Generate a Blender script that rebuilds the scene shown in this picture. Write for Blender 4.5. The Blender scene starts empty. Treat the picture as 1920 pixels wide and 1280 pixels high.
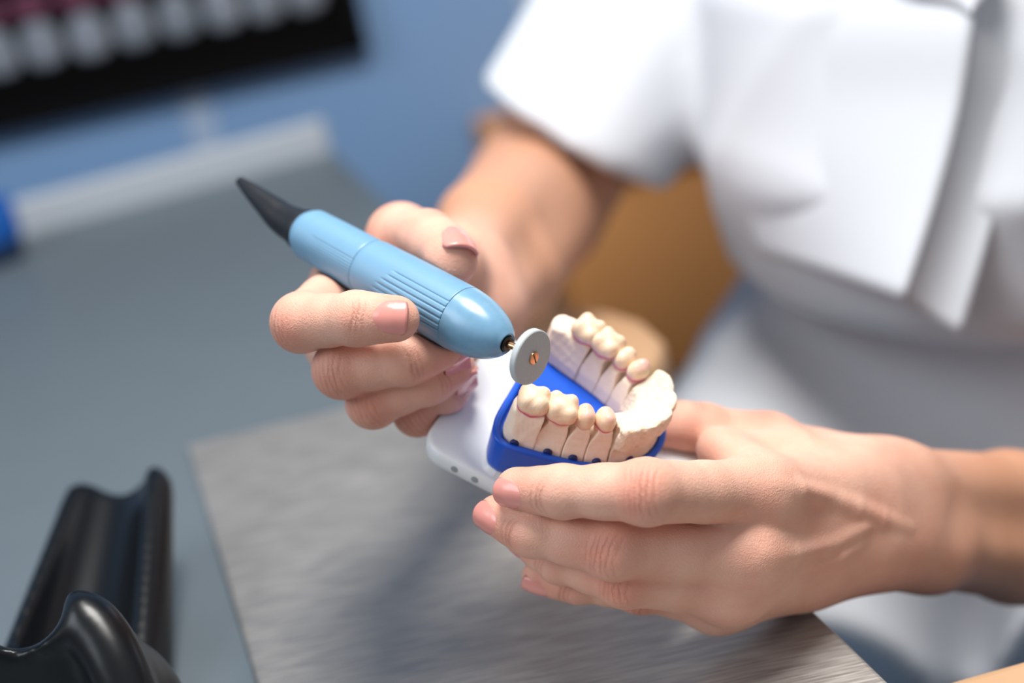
import bpy, math, random
import numpy as np
random.seed(7); np.random.seed(7)

# ------------------------------------------------------------------ scene / camera
scene = bpy.context.scene
COL = scene.collection
FPX = 2667.0                       # 50 mm lens on a 36 mm wide sensor, 1920 px wide
PITCH, ROLL = math.radians(22.0), math.radians(12.3)
CAMH = 0.272                       # lens height above the bench top (bench top is z = 0)
R_ = np.array([1.0, 0, 0]); F_ = np.array([0, math.cos(PITCH), -math.sin(PITCH)])
U_ = np.array([0, math.sin(PITCH), math.cos(PITCH)])
RC_ = math.cos(ROLL) * R_ - math.sin(ROLL) * U_
UC_ = math.sin(ROLL) * R_ + math.cos(ROLL) * U_
CAM = np.array([0, 0, CAMH])

def W(x, y, d):
    """the point of the place seen at photo pixel (x, y), d metres along the lens axis"""
    return CAM + d * (F_ + (x - 960) / FPX * RC_ - (y - 640) / FPX * UC_)

def camdir(x, y, z):
    """direction given as (right, down, away) of the lens -> place"""
    v = x * RC_ - y * UC_ + z * F_
    return v / np.linalg.norm(v)

def on_z(x, y, z=0.0):
    r = F_ + (x - 960) / FPX * RC_ - (y - 640) / FPX * UC_
    return CAM + r * (z - CAMH) / r[2]

def unit(v):
    v = np.asarray(v, float); return v / np.linalg.norm(v)

cam_data = bpy.data.cameras.new('camera'); cam = bpy.data.objects.new('camera', cam_data)
COL.objects.link(cam)
from mathutils import Matrix, Vector
m3 = Matrix(((RC_[0], UC_[0], -F_[0]), (RC_[1], UC_[1], -F_[1]), (RC_[2], UC_[2], -F_[2])))
cam.matrix_world = Matrix.Translation(Vector(CAM)) @ m3.to_4x4()
cam_data.lens = 50; cam_data.sensor_width = 36; cam_data.clip_start = 0.02; cam_data.clip_end = 50
cam_data.dof.use_dof = True; cam_data.dof.focus_distance = 0.412; cam_data.dof.aperture_fstop = 4.0
scene.camera = cam
scene.view_settings.view_transform = 'Standard'; scene.view_settings.look = 'None'
scene.view_settings.gamma = 1.0; scene.view_settings.exposure = 0.0
try: scene.view_settings.use_curve_mapping = False
except Exception: pass
scene.cycles.use_denoising = True
try: scene.cycles.denoiser = 'OPENIMAGEDENOISE'
except Exception: pass

# ------------------------------------------------------------------ materials
def lin(c):
    o = []
    for v in c:
        v = v / 255.0
        o.append(v / 12.92 if v <= 0.04045 else ((v + 0.055) / 1.055) ** 2.4)
    return (o[0], o[1], o[2], 1.0)

def mat(name, rgb, rough=0.5, metal=0.0, spec=0.5, noise=None, bump=None, sss=None, coat=None, trans=None):
    """principled material; noise=(scale, amount, rgb2) mottles the colour, bump=(scale, strength, distance)"""
    m = bpy.data.materials.new(name); m.use_nodes = True
    nt = m.node_tree; b = nt.nodes['Principled BSDF']
    b.inputs['Base Color'].default_value = lin(rgb)
    b.inputs['Roughness'].default_value = rough
    b.inputs['Metallic'].default_value = metal
    b.inputs['Specular IOR Level'].default_value = spec
    tc = nt.nodes.new('ShaderNodeTexCoord')
    if noise:
        n = nt.nodes.new('ShaderNodeTexNoise'); n.inputs['Scale'].default_value = noise[0]
        n.inputs['Detail'].default_value = 5
        nt.links.new(tc.outputs['Object'], n.inputs['Vector'])
        r = nt.nodes.new('ShaderNodeMapRange'); r.inputs['From Min'].default_value = 0.35; r.inputs['From Max'].default_value = 0.7
        r.inputs['To Max'].default_value = noise[1]
        nt.links.new(n.outputs['Fac'], r.inputs['Value'])
        x = nt.nodes.new('ShaderNodeMix'); x.data_type = 'RGBA'
        x.inputs[6].default_value = lin(rgb); x.inputs[7].default_value = lin(noise[2])
        nt.links.new(r.outputs['Result'], x.inputs[0]); nt.links.new(x.outputs[2], b.inputs['Base Color'])
    if bump:
        n = nt.nodes.new('ShaderNodeTexNoise'); n.inputs['Scale'].default_value = bump[0]; n.inputs['Detail'].default_value = 6
        nt.links.new(tc.outputs['Object'], n.inputs['Vector'])
        bp = nt.nodes.new('ShaderNodeBump'); bp.inputs['Strength'].default_value = bump[1]; bp.inputs['Distance'].default_value = bump[2]
        nt.links.new(n.outputs['Fac'], bp.inputs['Height']); nt.links.new(bp.outputs['Normal'], b.inputs['Normal'])
    if sss:
        b.inputs['Subsurface Weight'].default_value = sss[0]; b.inputs['Subsurface Radius'].default_value = sss[1]
        b.inputs['Subsurface Scale'].default_value = sss[2]
    if coat: b.inputs['Coat Weight'].default_value = coat[0]; b.inputs['Coat Roughness'].default_value = coat[1]
    return m

def skin_material():
    m = bpy.data.materials.new('skin'); m.use_nodes = True
    nt = m.node_tree; L = nt.links; b = nt.nodes['Principled BSDF']
    def N(t, **k):
        n = nt.nodes.new(t)
        for a, v in k.items(): setattr(n, a, v)
        return n
    tc = N('ShaderNodeTexCoord')
    n1 = N('ShaderNodeTexNoise'); n1.inputs['Scale'].default_value = 90; n1.inputs['Detail'].default_value = 6
    n2 = N('ShaderNodeTexNoise'); n2.inputs['Scale'].default_value = 420; n2.inputs['Detail'].default_value = 4
    for n in (n1, n2): L.new(tc.outputs['Object'], n.inputs['Vector'])
    red = N('ShaderNodeAttribute', attribute_name='red'); cre = N('ShaderNodeAttribute', attribute_name='crease')
    arm = N('ShaderNodeAttribute', attribute_name='tan')
    def mix(f, a, bb, fsock=None, asock=None):
        x = N('ShaderNodeMix', data_type='RGBA')
        if fsock is not None: L.new(fsock, x.inputs[0])
        else: x.inputs[0].default_value = f
        if asock is not None: L.new(asock, x.inputs[6])
        else: x.inputs[6].default_value = lin(a)
        x.inputs[7].default_value = lin(bb); return x.outputs[2]
    r1 = N('ShaderNodeMapRange'); r1.inputs['From Min'].default_value = .38; r1.inputs['From Max'].default_value = .68; r1.inputs['To Max'].default_value = .55
    L.new(n1.outputs['Fac'], r1.inputs['Value'])
    c = mix(0, SKIN_A, SKIN_B, r1.outputs['Result'])
    c = mix(0, None, SKIN_TAN, arm.outputs['Fac'], c)
    # redness of knuckles and fingertips, broken up by noise
    mu = N('ShaderNodeMath', operation='MULTIPLY_ADD'); L.new(n1.outputs['Fac'], mu.inputs[0]); mu.inputs[1].default_value = 0.9; mu.inputs[2].default_value = 0.15
    mr = N('ShaderNodeMath', operation='MULTIPLY'); L.new(mu.outputs[0], mr.inputs[0]); L.new(red.outputs['Fac'], mr.inputs[1])
    c = mix(0, None, SKIN_RED, mr.outputs[0], c)
    mc = N('ShaderNodeMath', operation='MULTIPLY'); L.new(cre.outputs['Fac'], mc.inputs[0]); mc.inputs[1].default_value = 0.35
    c = mix(0, None, (176, 104, 88), mc.outputs[0], c)
    L.new(c, b.inputs['Base Color'])
    b.inputs['Roughness'].default_value = 0.52; b.inputs['Specular IOR Level'].default_value = 0.42
    b.inputs['Subsurface Weight'].default_value = 0.22
    b.inputs['Subsurface Radius'].default_value = (1.0, 0.35, 0.2); b.inputs['Subsurface Scale'].default_value = 0.003
    # fine skin lines + creases
    v = N('ShaderNodeTexVoronoi', feature='DISTANCE_TO_EDGE'); v.inputs['Scale'].default_value = 950
    wn = N('ShaderNodeVectorMath', operation='MULTIPLY_ADD'); L.new(n2.outputs['Color'], wn.inputs[0]); wn.inputs[1].default_value = (.003, .003, .003); L.new(tc.outputs['Object'], wn.inputs[2])
    L.new(wn.outputs[0], v.inputs['Vector'])
    rr = N('ShaderNodeMapRange'); rr.inputs['From Max'].default_value = .25; L.new(v.outputs['Distance'], rr.inputs['Value'])
    bp = N('ShaderNodeBump'); bp.inputs['Strength'].default_value = .28; bp.inputs['Distance'].default_value = .0003
    L.new(rr.outputs['Result'], bp.inputs['Height'])
    bp2 = N('ShaderNodeBump'); bp2.inputs['Strength'].default_value = .55; bp2.inputs['Distance'].default_value = .0007; bp2.invert = True
    L.new(cre.outputs['Fac'], bp2.inputs['Height']); L.new(bp.outputs['Normal'], bp2.inputs['Normal'])
    L.new(bp2.outputs['Normal'], b.inputs['Normal'])
    return m

# ------------------------------------------------------------------ objects
def tag(o, label=None, cat=None, group=None, kind=None):
    if label: o['label'] = label
    if cat: o['category'] = cat
    if group: o['group'] = group
    if kind: o['kind'] = kind
    return o

def empty(name, loc, label, cat, group=None):
    o = bpy.data.objects.new(name, None); o.empty_display_size = 0.02
    o.location = Vector([float(v) for v in loc]); COL.objects.link(o)
    return tag(o, label, cat, group)

def world_loc(o):
    v = np.array(o.location, float)
    while o.parent: o = o.parent; v = v + np.array(o.location, float)
    return v

def obj(name, verts, faces, material, parent=None, smooth=True, attrs=None, base=None):
    """verts in place coordinates; the object's origin is its base (or its parent's)"""
    verts = np.asarray(verts, float).reshape(-1, 3)
    off = np.zeros(3)
    if parent is not None: off = world_loc(parent)
    loc = np.zeros(3) if base is None else np.asarray(base, float) - off
    me = bpy.data.meshes.new(name)
    if isinstance(faces, np.ndarray):
        nf, k = faces.shape
        me.vertices.add(len(verts)); me.vertices.foreach_set('co', (verts - off - loc).astype(np.float32).ravel())
        me.loops.add(nf * k); me.loops.foreach_set('vertex_index', faces.astype(np.int32).ravel())
        me.polygons.add(nf); me.polygons.foreach_set('loop_start', (np.arange(nf) * k).astype(np.int32))
        me.update(calc_edges=True)
    else:
        me.from_pydata([tuple(v) for v in (verts - off - loc)], [], faces)
    me.validate()
    me.polygons.foreach_set('use_smooth', [smooth] * len(me.polygons))
    if attrs:
        for k, a in attrs.items():
            at = me.attributes.new(k, 'FLOAT', 'POINT'); at.data.foreach_set('value', np.asarray(a, np.float32))
    for mm in (material if isinstance(material, (list, tuple)) else [material]): me.materials.append(mm)
    o = bpy.data.objects.new(name, me); COL.objects.link(o)
    o.location = Vector([float(v) for v in loc])
    if parent is not None: o.parent = parent
    return o

def bevel(o, w, seg=3, angle=35):
    md = o.modifiers.new('bevel', 'BEVEL'); md.width = w; md.segments = seg; md.limit_method = 'ANGLE'; md.angle_limit = math.radians(angle)
    return o

def autosmooth(o, deg=40):
    me = o.data
    import bmesh
    bm = bmesh.new(); bm.from_mesh(me)
    for e in bm.edges:
        if len(e.link_faces) == 2 and e.calc_face_angle(0) > math.radians(deg): e.smooth = False
    bm.to_mesh(me); bm.free()
    return o

def boxv(c, ax, ay, az, hx, hy, hz):
    c = np.asarray(c, float); v = []
    for sx in (-1, 1):
        for sy in (-1, 1):
            for sz in (-1, 1):
                v.append(c + sx * hx * ax + sy * hy * ay + sz * hz * az)
    f = [(0, 1, 3, 2), (4, 6, 7, 5), (0, 4, 5, 1), (2, 3, 7, 6), (0, 2, 6, 4), (1, 5, 7, 3)]
    if np.dot(np.cross(ax, ay), az) < 0: f = [tuple(reversed(q)) for q in f]
    return v, f

X_ = np.array([1.0, 0, 0]); Y_ = np.array([0, 1.0, 0]); Z_ = np.array([0, 0, 1.0])

def prism(poly, z0, z1, frame=None):
    """closed outline (k,2) extruded z0..z1 in a frame (origin, ex, ey, ez); convex-or-not cap as ngon"""
    poly = np.asarray(poly, float); k = len(poly)
    O, ex, ey, ez = frame if frame else (np.zeros(3), X_, Y_, Z_)
    v = [O + p[0] * ex + p[1] * ey + z0 * ez for p in poly] + [O + p[0] * ex + p[1] * ey + z1 * ez for p in poly]
    f = [tuple(range(k - 1, -1, -1)), tuple(range(k, 2 * k))] + [(i, (i + 1) % k, k + (i + 1) % k, k + i) for i in range(k)]
    return v, f

def rounded_rect(hx, hy, r, n=8, cx=0, cy=0):
    p = []
    for (sx, sy, a0) in ((1, 1, 0), (-1, 1, 90), (-1, -1, 180), (1, -1, 270)):
        for i in range(n + 1):
            a = math.radians(a0 + 90 * i / n)
            p.append((cx + sx * (hx - r) + r * math.cos(a), cy + sy * (hy - r) + r * math.sin(a)))
    return p

def lathe(prof, O, t, n, b, seg=64, disp=None, cap0=True, cap1=True):
    """profile [(s, r)] turned about the axis t from O; angle 0 at n, growing towards b. disp(s, ang, r) -> dr"""
    prof = np.asarray(prof, float); m = len(prof)
    ang = np.arange(seg) * 2 * np.pi / seg
    S, A = np.meshgrid(prof[:, 0], ang, indexing='ij'); RR = np.repeat(prof[:, 1][:, None], seg, 1)
    if disp is not None: RR = RR + disp(S, A, RR)
    P = O + S[..., None] * t + RR[..., None] * (np.cos(A)[..., None] * n + np.sin(A)[..., None] * b)
    v = list(P.reshape(-1, 3)); f = []
    flip = np.dot(np.cross(n, b), t) < 0
    for i in range(m - 1):
        for j in range(seg):
            q = (i * seg + j, i * seg + (j + 1) % seg, (i + 1) * seg + (j + 1) % seg, (i + 1) * seg + j)
            f.append(tuple(reversed(q)) if flip else q)
    if cap0 and prof[0, 1] > 0:
        q = tuple(range(seg - 1, -1, -1)); f.append(tuple(reversed(q)) if flip else q)
    if cap1 and prof[-1, 1] > 0:
        q = tuple((m - 1) * seg + j for j in range(seg)); f.append(tuple(reversed(q)) if flip else q)
    return v, f

def tube(pts, rad, seg=12):
    pts = [np.asarray(p, float) for p in pts]; v = []; f = []
    n = None
    for i, p in enumerate(pts):
        t = unit(pts[min(i + 1, len(pts) - 1)] - pts[max(i - 1, 0)])
        if n is None:
            n = unit(np.cross(t, Z_ if abs(t[2]) < .9 else X_))
        else: n = unit(n - np.dot(n, t) * t)
        b = np.cross(t, n); r = rad[i] if hasattr(rad, '__len__') else rad
        for j in range(seg):
            a = 2 * math.pi * j / seg; v.append(p + r * (math.cos(a) * n + math.sin(a) * b))
    for i in range(len(pts) - 1):
        for j in range(seg):
            f.append((i * seg + j, i * seg + (j + 1) % seg, (i + 1) * seg + (j + 1) % seg, (i + 1) * seg + j))
    f.append(tuple(range(seg - 1, -1, -1))); f.append(tuple((len(pts) - 1) * seg + j for j in range(seg)))
    return v, f

def catmull(pts, n=8):
    pts = [np.asarray(p, float) for p in pts]; out = []
    P = [2 * pts[0] - pts[1]] + pts + [2 * pts[-1] - pts[-2]]
    for i in range(1, len(P) - 2):
        for k in range(n):
            t = k / n; a, b, c, d = P[i - 1], P[i], P[i + 1], P[i + 2]
            out.append(.5 * (2 * b + (c - a) * t + (2 * a - 5 * b + 4 * c - d) * t * t + (3 * b - a - 3 * c + d) * t ** 3))
    out.append(pts[-1]); return out

# ------------------------------------------------------------------ distance fields -> smooth meshes
BIG = 1.0
class RC:      # tapered capsule
    def __init__(s, a, b, ra, rb):
        s.a, s.b, s.ra, s.rb = np.asarray(a, float), np.asarray(b, float), ra, rb
        s.c = (s.a + s.b) / 2; s.r = np.linalg.norm(s.b - s.a) / 2 + max(ra, rb)
    def ev(s, P):
        ab = s.b - s.a; l2 = float(ab @ ab) + 1e-12
        t = np.clip(((P - s.a) @ ab) / l2, 0, 1)
        q = P - s.a - t[:, None] * ab
        return np.sqrt(np.einsum('ij,ij->i', q, q)) - (s.ra + (s.rb - s.ra) * t)
class EL:      # ellipsoid with axes (rows of M) and radii
    def __init__(s, c, M, r):
        s.c = np.asarray(c, float); s.M = np.asarray(M, float); s.rr = np.asarray(r, float); s.r = float(max(r))
    def ev(s, P):
        q = (P - s.c) @ s.M.T
        k0 = np.linalg.norm(q / s.rr, axis=1); k1 = np.linalg.norm(q / s.rr ** 2, axis=1) + 1e-9
        return k0 * (k0 - 1) / k1
def ev(p, P, box, margin=.03):
    if box is not None and np.linalg.norm(p.c - box[0]) > p.r + box[1] + margin: return None
    return p.ev(P)
def smin(a, b, k):
    if a is None: return b
    if b is None: return a
    if k <= 0: return np.minimum(a, b)
    h = np.clip(.5 + .5 * (b - a) / k, 0, 1)
    return b + (a - b) * h - k * h * (1 - h)
def smax(a, b, k): return -smin(-a, -b, k)
def union(prims, P, box, k):
    d = None
    for p in prims: d = smin(d, ev(p, P, box), k)
    return d
def full(d, P): return np.full(len(P), BIG) if d is None else d

def mesh_field(f, lo, hi, h, smooth=2, B=8, slack=1.25):
    """dual-contour the field f(P, box) inside lo..hi at cell size h (only where the surface is)"""
    lo = np.asarray(lo, float); hi = np.asarray(hi, float)
    nb = np.ceil((hi - lo) / (h * B)).astype(int)
    I = np.stack(np.meshgrid(*[np.arange(n) for n in nb], indexing='ij'), -1).reshape(-1, 3)
    act = []
    for s in range(0, len(I), 200000):
        c = lo + (I[s:s + 200000] + .5) * B * h
        act.append(np.abs(full(f(c, None), c)) < h * B * .866 * slack)
    I = I[np.concatenate(act)]
    order = np.lexsort((I[:, 2] // 4, I[:, 1] // 4, I[:, 0] // 4)); I = I[order]
    off = np.stack(np.meshgrid(*[np.arange(B + 1)] * 3, indexing='ij'), -1).reshape(-1, 3)
    NY = (nb[1] + 2) * B + 4; NZ = (nb[2] + 2) * B + 4
    def key(c): return ((c[..., 0] + 1).astype(np.int64) * NY + (c[..., 1] + 1)) * NZ + (c[..., 2] + 1)
    VK, VP, FK = [], [], []
    E = [(0, 1), (2, 3), (4, 5), (6, 7), (0, 2), (1, 3), (4, 6), (5, 7), (0, 4), (1, 5), (2, 6), (3, 7)]
    cor = np.array([(x, y, z) for x in (0, 1) for y in (0, 1) for z in (0, 1)])
    for s in range(0, len(I), 48):
        bi = I[s:s + 48]
        G = bi[:, None, :] * B + off[None]
        P = (lo + G * h).reshape(-1, 3)
        c = (P.min(0) + P.max(0)) / 2
        V = full(f(P, (c, np.linalg.norm(P.max(0) - c))), P).reshape(-1, B + 1, B + 1, B + 1)
        S = V < 0
        cnt = sum(S[:, x:x + B, y:y + B, z:z + B].astype(np.int8) for x, y, z in cor)
        n, i, j, k = np.nonzero((cnt > 0) & (cnt < 8))
        if len(n) == 0: continue
        vals = np.stack([V[n, i + x, j + y, k + z] for x, y, z in cor], 1)
        acc = np.zeros((len(n), 3)); w = np.zeros(len(n))
        for a, b in E:
            va, vb = vals[:, a], vals[:, b]; mk = (va < 0) != (vb < 0)
            t = np.where(mk, va / np.where(mk, va - vb, 1), 0)
            acc += np.where(mk[:, None], cor[a] + t[:, None] * (cor[b] - cor[a]), 0); w += mk
        g = np.stack([i, j, k], 1) + bi[n] * B
        VK.append(key(g)); VP.append(lo + (g + acc / w[:, None]) * h)
        for ax in range(3):
            d = [0, 0, 0]; d[ax] = 1
            A = S[:, :B, :B, :B]; Bq = S[:, d[0]:B + d[0], d[1]:B + d[1], d[2]:B + d[2]]
            n, i, j, k = np.nonzero(A != Bq)
            if len(n) == 0: continue
            g = np.stack([i, j, k], 1) + bi[n] * B; ins = A[n, i, j, k]
            e1 = np.zeros(3, int); e2 = np.zeros(3, int); e1[(ax + 1) % 3] = 1; e2[(ax + 2) % 3] = 1
            q = np.stack([key(g - e1 - e2), key(g - e2), key(g), key(g - e1)], 1)
            q[~ins] = q[~ins][:, ::-1]
            FK.append(q)
    VK = np.concatenate(VK); VP = np.concatenate(VP); FK = np.concatenate(FK)
    o = np.argsort(VK); VK = VK[o]; VP = VP[o]
    idx = np.searchsorted(VK, FK); idx = np.clip(idx, 0, len(VK) - 1)
    ok = (VK[idx] == FK).all(1); Fq = idx[ok]
    if smooth:
        a = np.concatenate([Fq[:, 0], Fq[:, 1], Fq[:, 2], Fq[:, 3]]); b = np.concatenate([Fq[:, 1], Fq[:, 2], Fq[:, 3], Fq[:, 0]])
        deg = np.bincount(a, minlength=len(VP)) + np.bincount(b, minlength=len(VP))
        deg = np.maximum(deg, 1)
        for it in range(smooth):
            for lam in (.5, -.45):
                m = np.stack([(np.bincount(a, VP[b, q], len(VP)) + np.bincount(b, VP[a, q], len(VP))) / deg for q in range(3)], 1)
                VP = VP + lam * (m - VP)
    return VP, Fq
VOX = .0006
# ------------------------------------------------------------------ skin tones
SKIN_A = (230, 180, 158); SKIN_B = (220, 158, 136); SKIN_RED = (206, 118, 98); SKIN_TAN = (196, 140, 106)
M_SKIN = skin_material()
M_NAIL = mat('nail', (224, 148, 138), rough=.22, spec=.6, sss=(.1, (1, .4, .3), .002))

# ------------------------------------------------------------------ hands
class Hand:
    """a hand and arm grown from its joints: fingers = {name: [MCP, PIP, DIP, tip]}, thumb = [CMC, MCP, IP, tip]"""
    def __init__(s, fingers, radii, dors, thumb, tr, tdors, wrist, rad_dir, dor_dir, arm, extra=(), tendons=True, palmk=.007):
        s.F = {k: [np.asarray(p) for p in v] for k, v in fingers.items()}; s.R = radii; s.D = dors
        s.T = [np.asarray(p) for p in thumb]; s.TR = tr; s.TD = tdors
        s.w = np.asarray(wrist); s.rad = unit(rad_dir); s.dor = unit(dor_dir)
        s.palmk = palmk; s.block = []
        names = ['index', 'middle', 'ring', 'pinky']
        s.palm = []; mm = .001
        offs = {'index': 8.5, 'middle': 3, 'ring': -3.5, 'pinky': -8.5}
        carp = {k: s.w + s.rad * offs[k] * mm for k in names}
        for k in names:
            m = s.F[k][0]; r = s.R[k][0]
            mid = (carp[k] + m) / 2 + s.dor * .0005
            s.palm += [RC(carp[k], mid, 11.0 * mm, 11.2 * mm), RC(mid, m, 11.5 * mm, r)]
        # flesh of the palm
        for a, b in (('index', 'middle'), ('middle', 'ring'), ('ring', 'pinky')):
            s.palm.append(RC((s.F[a][0] + s.F[b][0]) / 2 - s.dor * .004 + (s.w - s.F[b][0]) * .12, (carp[a] + carp[b]) / 2 - s.dor * .003, 10 * mm, 12 * mm))
        # thumb base
        s.palm += [RC(s.T[0], s.T[1], s.TR[0], s.TR[1]), RC(s.T[0], (s.w + s.T[0]) / 2, s.TR[0], 10 * mm),
                   RC((s.T[0] + s.T[1]) / 2, (s.F['index'][0] + s.w) / 2, 10 * mm, 10 * mm)]
        s.palm += list(extra)
        s.tend = []
        if tendons:
            for k in ('index', 'middle', 'ring'):
                m = s.F[k][0]; r = s.R[k][0]
                c = s.w + s.rad * offs[k] * mm * .35
                s.tend.append(RC(m + s.dor * (r - .4 * mm) + (c - m) * .06, (m * .35 + c * .65) + s.dor * 11.4 * mm, 1.7 * mm, 1.5 * mm))
        s.arm = []
        for (a, b, oa, ob, ra, rb) in arm:
            a = np.asarray(a); b = np.asarray(b)
            s.arm += [RC(a + s.rad * oa, b + s.rad * ob, ra, rb), RC(a - s.rad * oa, b - s.rad * ob, ra, rb)]
        s.prox, s.dist = {}, {}
        for k in names:
            J = s.F[k]; r = s.R[k]; n = s.D[k]
            s.prox[k] = s.seg(J[0], J[1], r[0], r[1], .90)
            t = unit(J[3] - J[2]); n = unit(n - np.dot(n, t) * t)
            s.dist[k] = s.seg(J[1], J[2], r[1], r[2], .93) + s.seg(J[2], J[3], r[2], r[3], 1.0) + [
                EL(J[1] + s.out(k, 1) * .0009, np.eye(3), (r[1] * .97,) * 3),
                EL(J[2] + s.out(k, 2) * .0004, np.eye(3), (r[2] * .99,) * 3),
                EL(J[3] - n * .0013, np.stack([t, n, np.cross(t, n)]), (r[3] * 1.12, r[3] * .85, r[3] * .98))]
        J, r = s.T, s.TR
        s.prox['thumb'] = s.seg(J[1], J[2], r[1], r[2], .94)
        t = unit(J[3] - J[2])
        s.dist['thumb'] = s.seg(J[2], J[3], r[2], r[3], 1.02) + [EL(J[3] - s.TD * .001, np.stack([t, s.TD, np.cross(t, s.TD)]), (r[3] * 1.15, r[3] * .85, r[3] * 1.04))]
        s.knuck = [EL(s.F[k][0] + s.dor * s.R[k][0] * .30 + (s.w - s.F[k][0]) * .05, np.eye(3), (s.R[k][0] * .80,) * 3) for k in names]
    def out(s, k, j):
        J = s.F[k] if k != 'thumb' else s.T
        n = s.D[k] if k != 'thumb' else s.TD
        v = J[j] - (J[j - 1] + J[j + 1]) / 2
        t = unit(J[j + 1] - J[j - 1]); n = unit(n - np.dot(n, t) * t)
        L = np.linalg.norm(J[j + 1] - J[j - 1]); w = min(1, np.linalg.norm(v) / L * 4)
        v = unit(v) if np.linalg.norm(v) > 1e-6 else n
        if v @ n < 0 and w < .6: w = 0
        return unit(w * v + (1 - w) * n)
    def seg(s, a, b, ra, rb, waist):
        m = (a + b) / 2; rm = (ra + rb) / 2 * waist
        return [RC(a, m, ra, rm), RC(m, b, rm, rb)]
    def field(s, P, box=None):
        d = union(s.palm, P, box, s.palmk)
        d = smin(d, union(s.arm, P, box, .008), .016)
        d = smin(d, union(s.knuck, P, box, .001), .010)
        d = smin(d, union(s.tend, P, box, .001), .0035)
        out = None
        for k in s.prox:
            p = union(s.prox[k], P, box, .002)
            q = union(s.dist[k], P, box, .0025)
            b = smin(d, p, .005 if k != 'thumb' else .007)
            out = smin(out, smin(b, q, .002), .0006)
        if out is not None and s.block:                    # flesh gives way where it grips something
            i = np.nonzero(np.abs(out) < .02)[0]
            for g in s.block:
                if len(i): out[i] = smax(out[i], -(g(P[i]) - .0005), .0008)
        return out
    def attrs(s, V):
        red = np.zeros(len(V)); cre = np.zeros(len(V))
        rng = np.random.RandomState(3)
        for k in list(s.F) + ['thumb']:
            J = s.F[k] if k != 'thumb' else s.T
            n = s.D[k] if k != 'thumb' else s.TD
            R = s.R[k] if k != 'thumb' else s.TR
            for q, (jr, w, A) in enumerate(((0, .008, .45), (1, .008, .95), (2, .006, .55), (3, .007, .75))):
                c = J[jr] + (s.out(k, jr) if 0 < jr < 3 else s.dor if jr == 0 and k != 'thumb' else n) * R[jr] * .7
                dd = np.linalg.norm(V - c, axis=1); red = np.maximum(red, A * np.exp(-(dd / w) ** 2))
            for jr, offs, wid in ((1, (-4.4, -2.6, -.9, .8, 2.2, 3.9), 6.2), (2, (-1.7, -.4, 1.1), 4.6)):
                if k == 'thumb' and jr == 1: continue
                n = s.out(k, jr)
                t = unit(J[jr + 1] - J[jr - 1]); t = unit(t - np.dot(t, n) * n); bb = np.cross(t, n)
                q = V - J[jr]; u = q @ t * 1000; v = q @ bb * 1000; wdep = q @ n * 1000
                mask = np.exp(-(v / wid) ** 4) * (wdep > 0) * np.clip(wdep / 2, 0, 1) * (np.linalg.norm(q, axis=1) < R[jr] * 1.6)
                for o in offs:
                    a = rng.uniform(.5, 1.0) * (1 if abs(o) < 3 else .55); ph = rng.uniform(0, 6)
                    cur = o * (1 + .035 * v * v * np.sign(1) * .12) + .16 * np.sin(v * .8 + ph) + .05 * np.sin(v * 2.1 + ph * 2)
                    cre = np.maximum(cre, a * mask * np.exp(-((u - cur) / .38) ** 2))
        return dict(red=red, crease=cre)

def nail(name, hand, tip, prev, n, r, L=.0105, e=1.05, label=None, half=.79, parent=None):
    """a curved plate lying on the back of a fingertip; tip = centre of the end ball, e*r = reach of the free edge"""
    t = unit(tip - prev); n = unit(n - np.dot(n, t) * t); b = np.cross(t, n)
    nu, nv = 18, 17; e0 = r * e; hw = r * half; mm_ = .001
    zz = np.linspace(-.2 * r, 1.8 * r, 61)
    S, X = np.zeros((nu + 1, nv + 1)), np.zeros((nu + 1, nv + 1))
    for i in range(nu + 1):
        u = i / nu
        for j in range(nv + 1):
            v = -1 + 2 * j / nv
            S[i, j] = e0 - L + L * u + (1 - u) * L * .22 * abs(v) ** 2.6 - u ** 3 * L * .13 * abs(v) ** 2.6
            X[i, j] = v * hw * (.86 + .14 * math.sin(min(u * 1.5, 1) * math.pi / 2)) * (1 - .10 * max(0, u - .75) / .25)
    lim = .42 * r
    Sc = np.minimum(S, lim)
    P = tip + Sc[..., None, None] * t + X[..., None, None] * b + zz[None, None, :, None] * n
    d = hand.field(P.reshape(-1, 3), None).reshape(nu + 1, nv + 1, len(zz))
    H = np.zeros_like(S)
    for i in range(nu + 1):
        for j in range(nv + 1):
            k = np.nonzero(d[i, j] < 0)[0]
            H[i, j] = zz[k[-1]] if len(k) else 0
    for _ in range(4):                                   # even out the sampled heights
        H[1:-1] = (H[:-2] + 2 * H[1:-1] + H[2:]) / 4; H[:, 1:-1] = (H[:, :-2] + 2 * H[:, 1:-1] + H[:, 2:]) / 4
    over = np.maximum(0, S - lim); v = X / hw; u = np.linspace(0, 1, nu + 1)[:, None]
    H = H - .30 * over - 18 * over ** 2 + .00042 * np.minimum(1, u * 4) - .00022 * np.abs(v) ** 4 + .0000 
    top = (tip + S[..., None] * t + X[..., None] * b + H[..., None] * n).reshape(-1, 3)
    bot = top - n * .0011
    V = np.vstack([top, bot]); m = (nu + 1) * (nv + 1); f = []; st = nv + 1
    for i in range(nu):
        for j in range(nv):
            a = i * st + j; q = (a, a + 1, a + st + 1, a + st)
            f.append(q); f.append(tuple(m + x for x in reversed(q)))
    rg = [j for j in range(st)] + [i * st + nv for i in range(1, nu + 1)] + [nu * st + j for j in range(nv - 1, -1, -1)] + [i * st for i in range(nu - 1, 0, -1)]
    for i in range(len(rg)):
        a, c = rg[i], rg[(i + 1) % len(rg)]
        f.append((c, a, m + a, m + c))
    o = obj(name, V, f, M_NAIL, parent)
    if label: o['label'] = label
    import bmesh
    bm = bmesh.new(); bm.from_mesh(o.data); bmesh.ops.recalc_face_normals(bm, faces=bm.faces); bm.to_mesh(o.data); bm.free()
    return o

mm = .001
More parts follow.
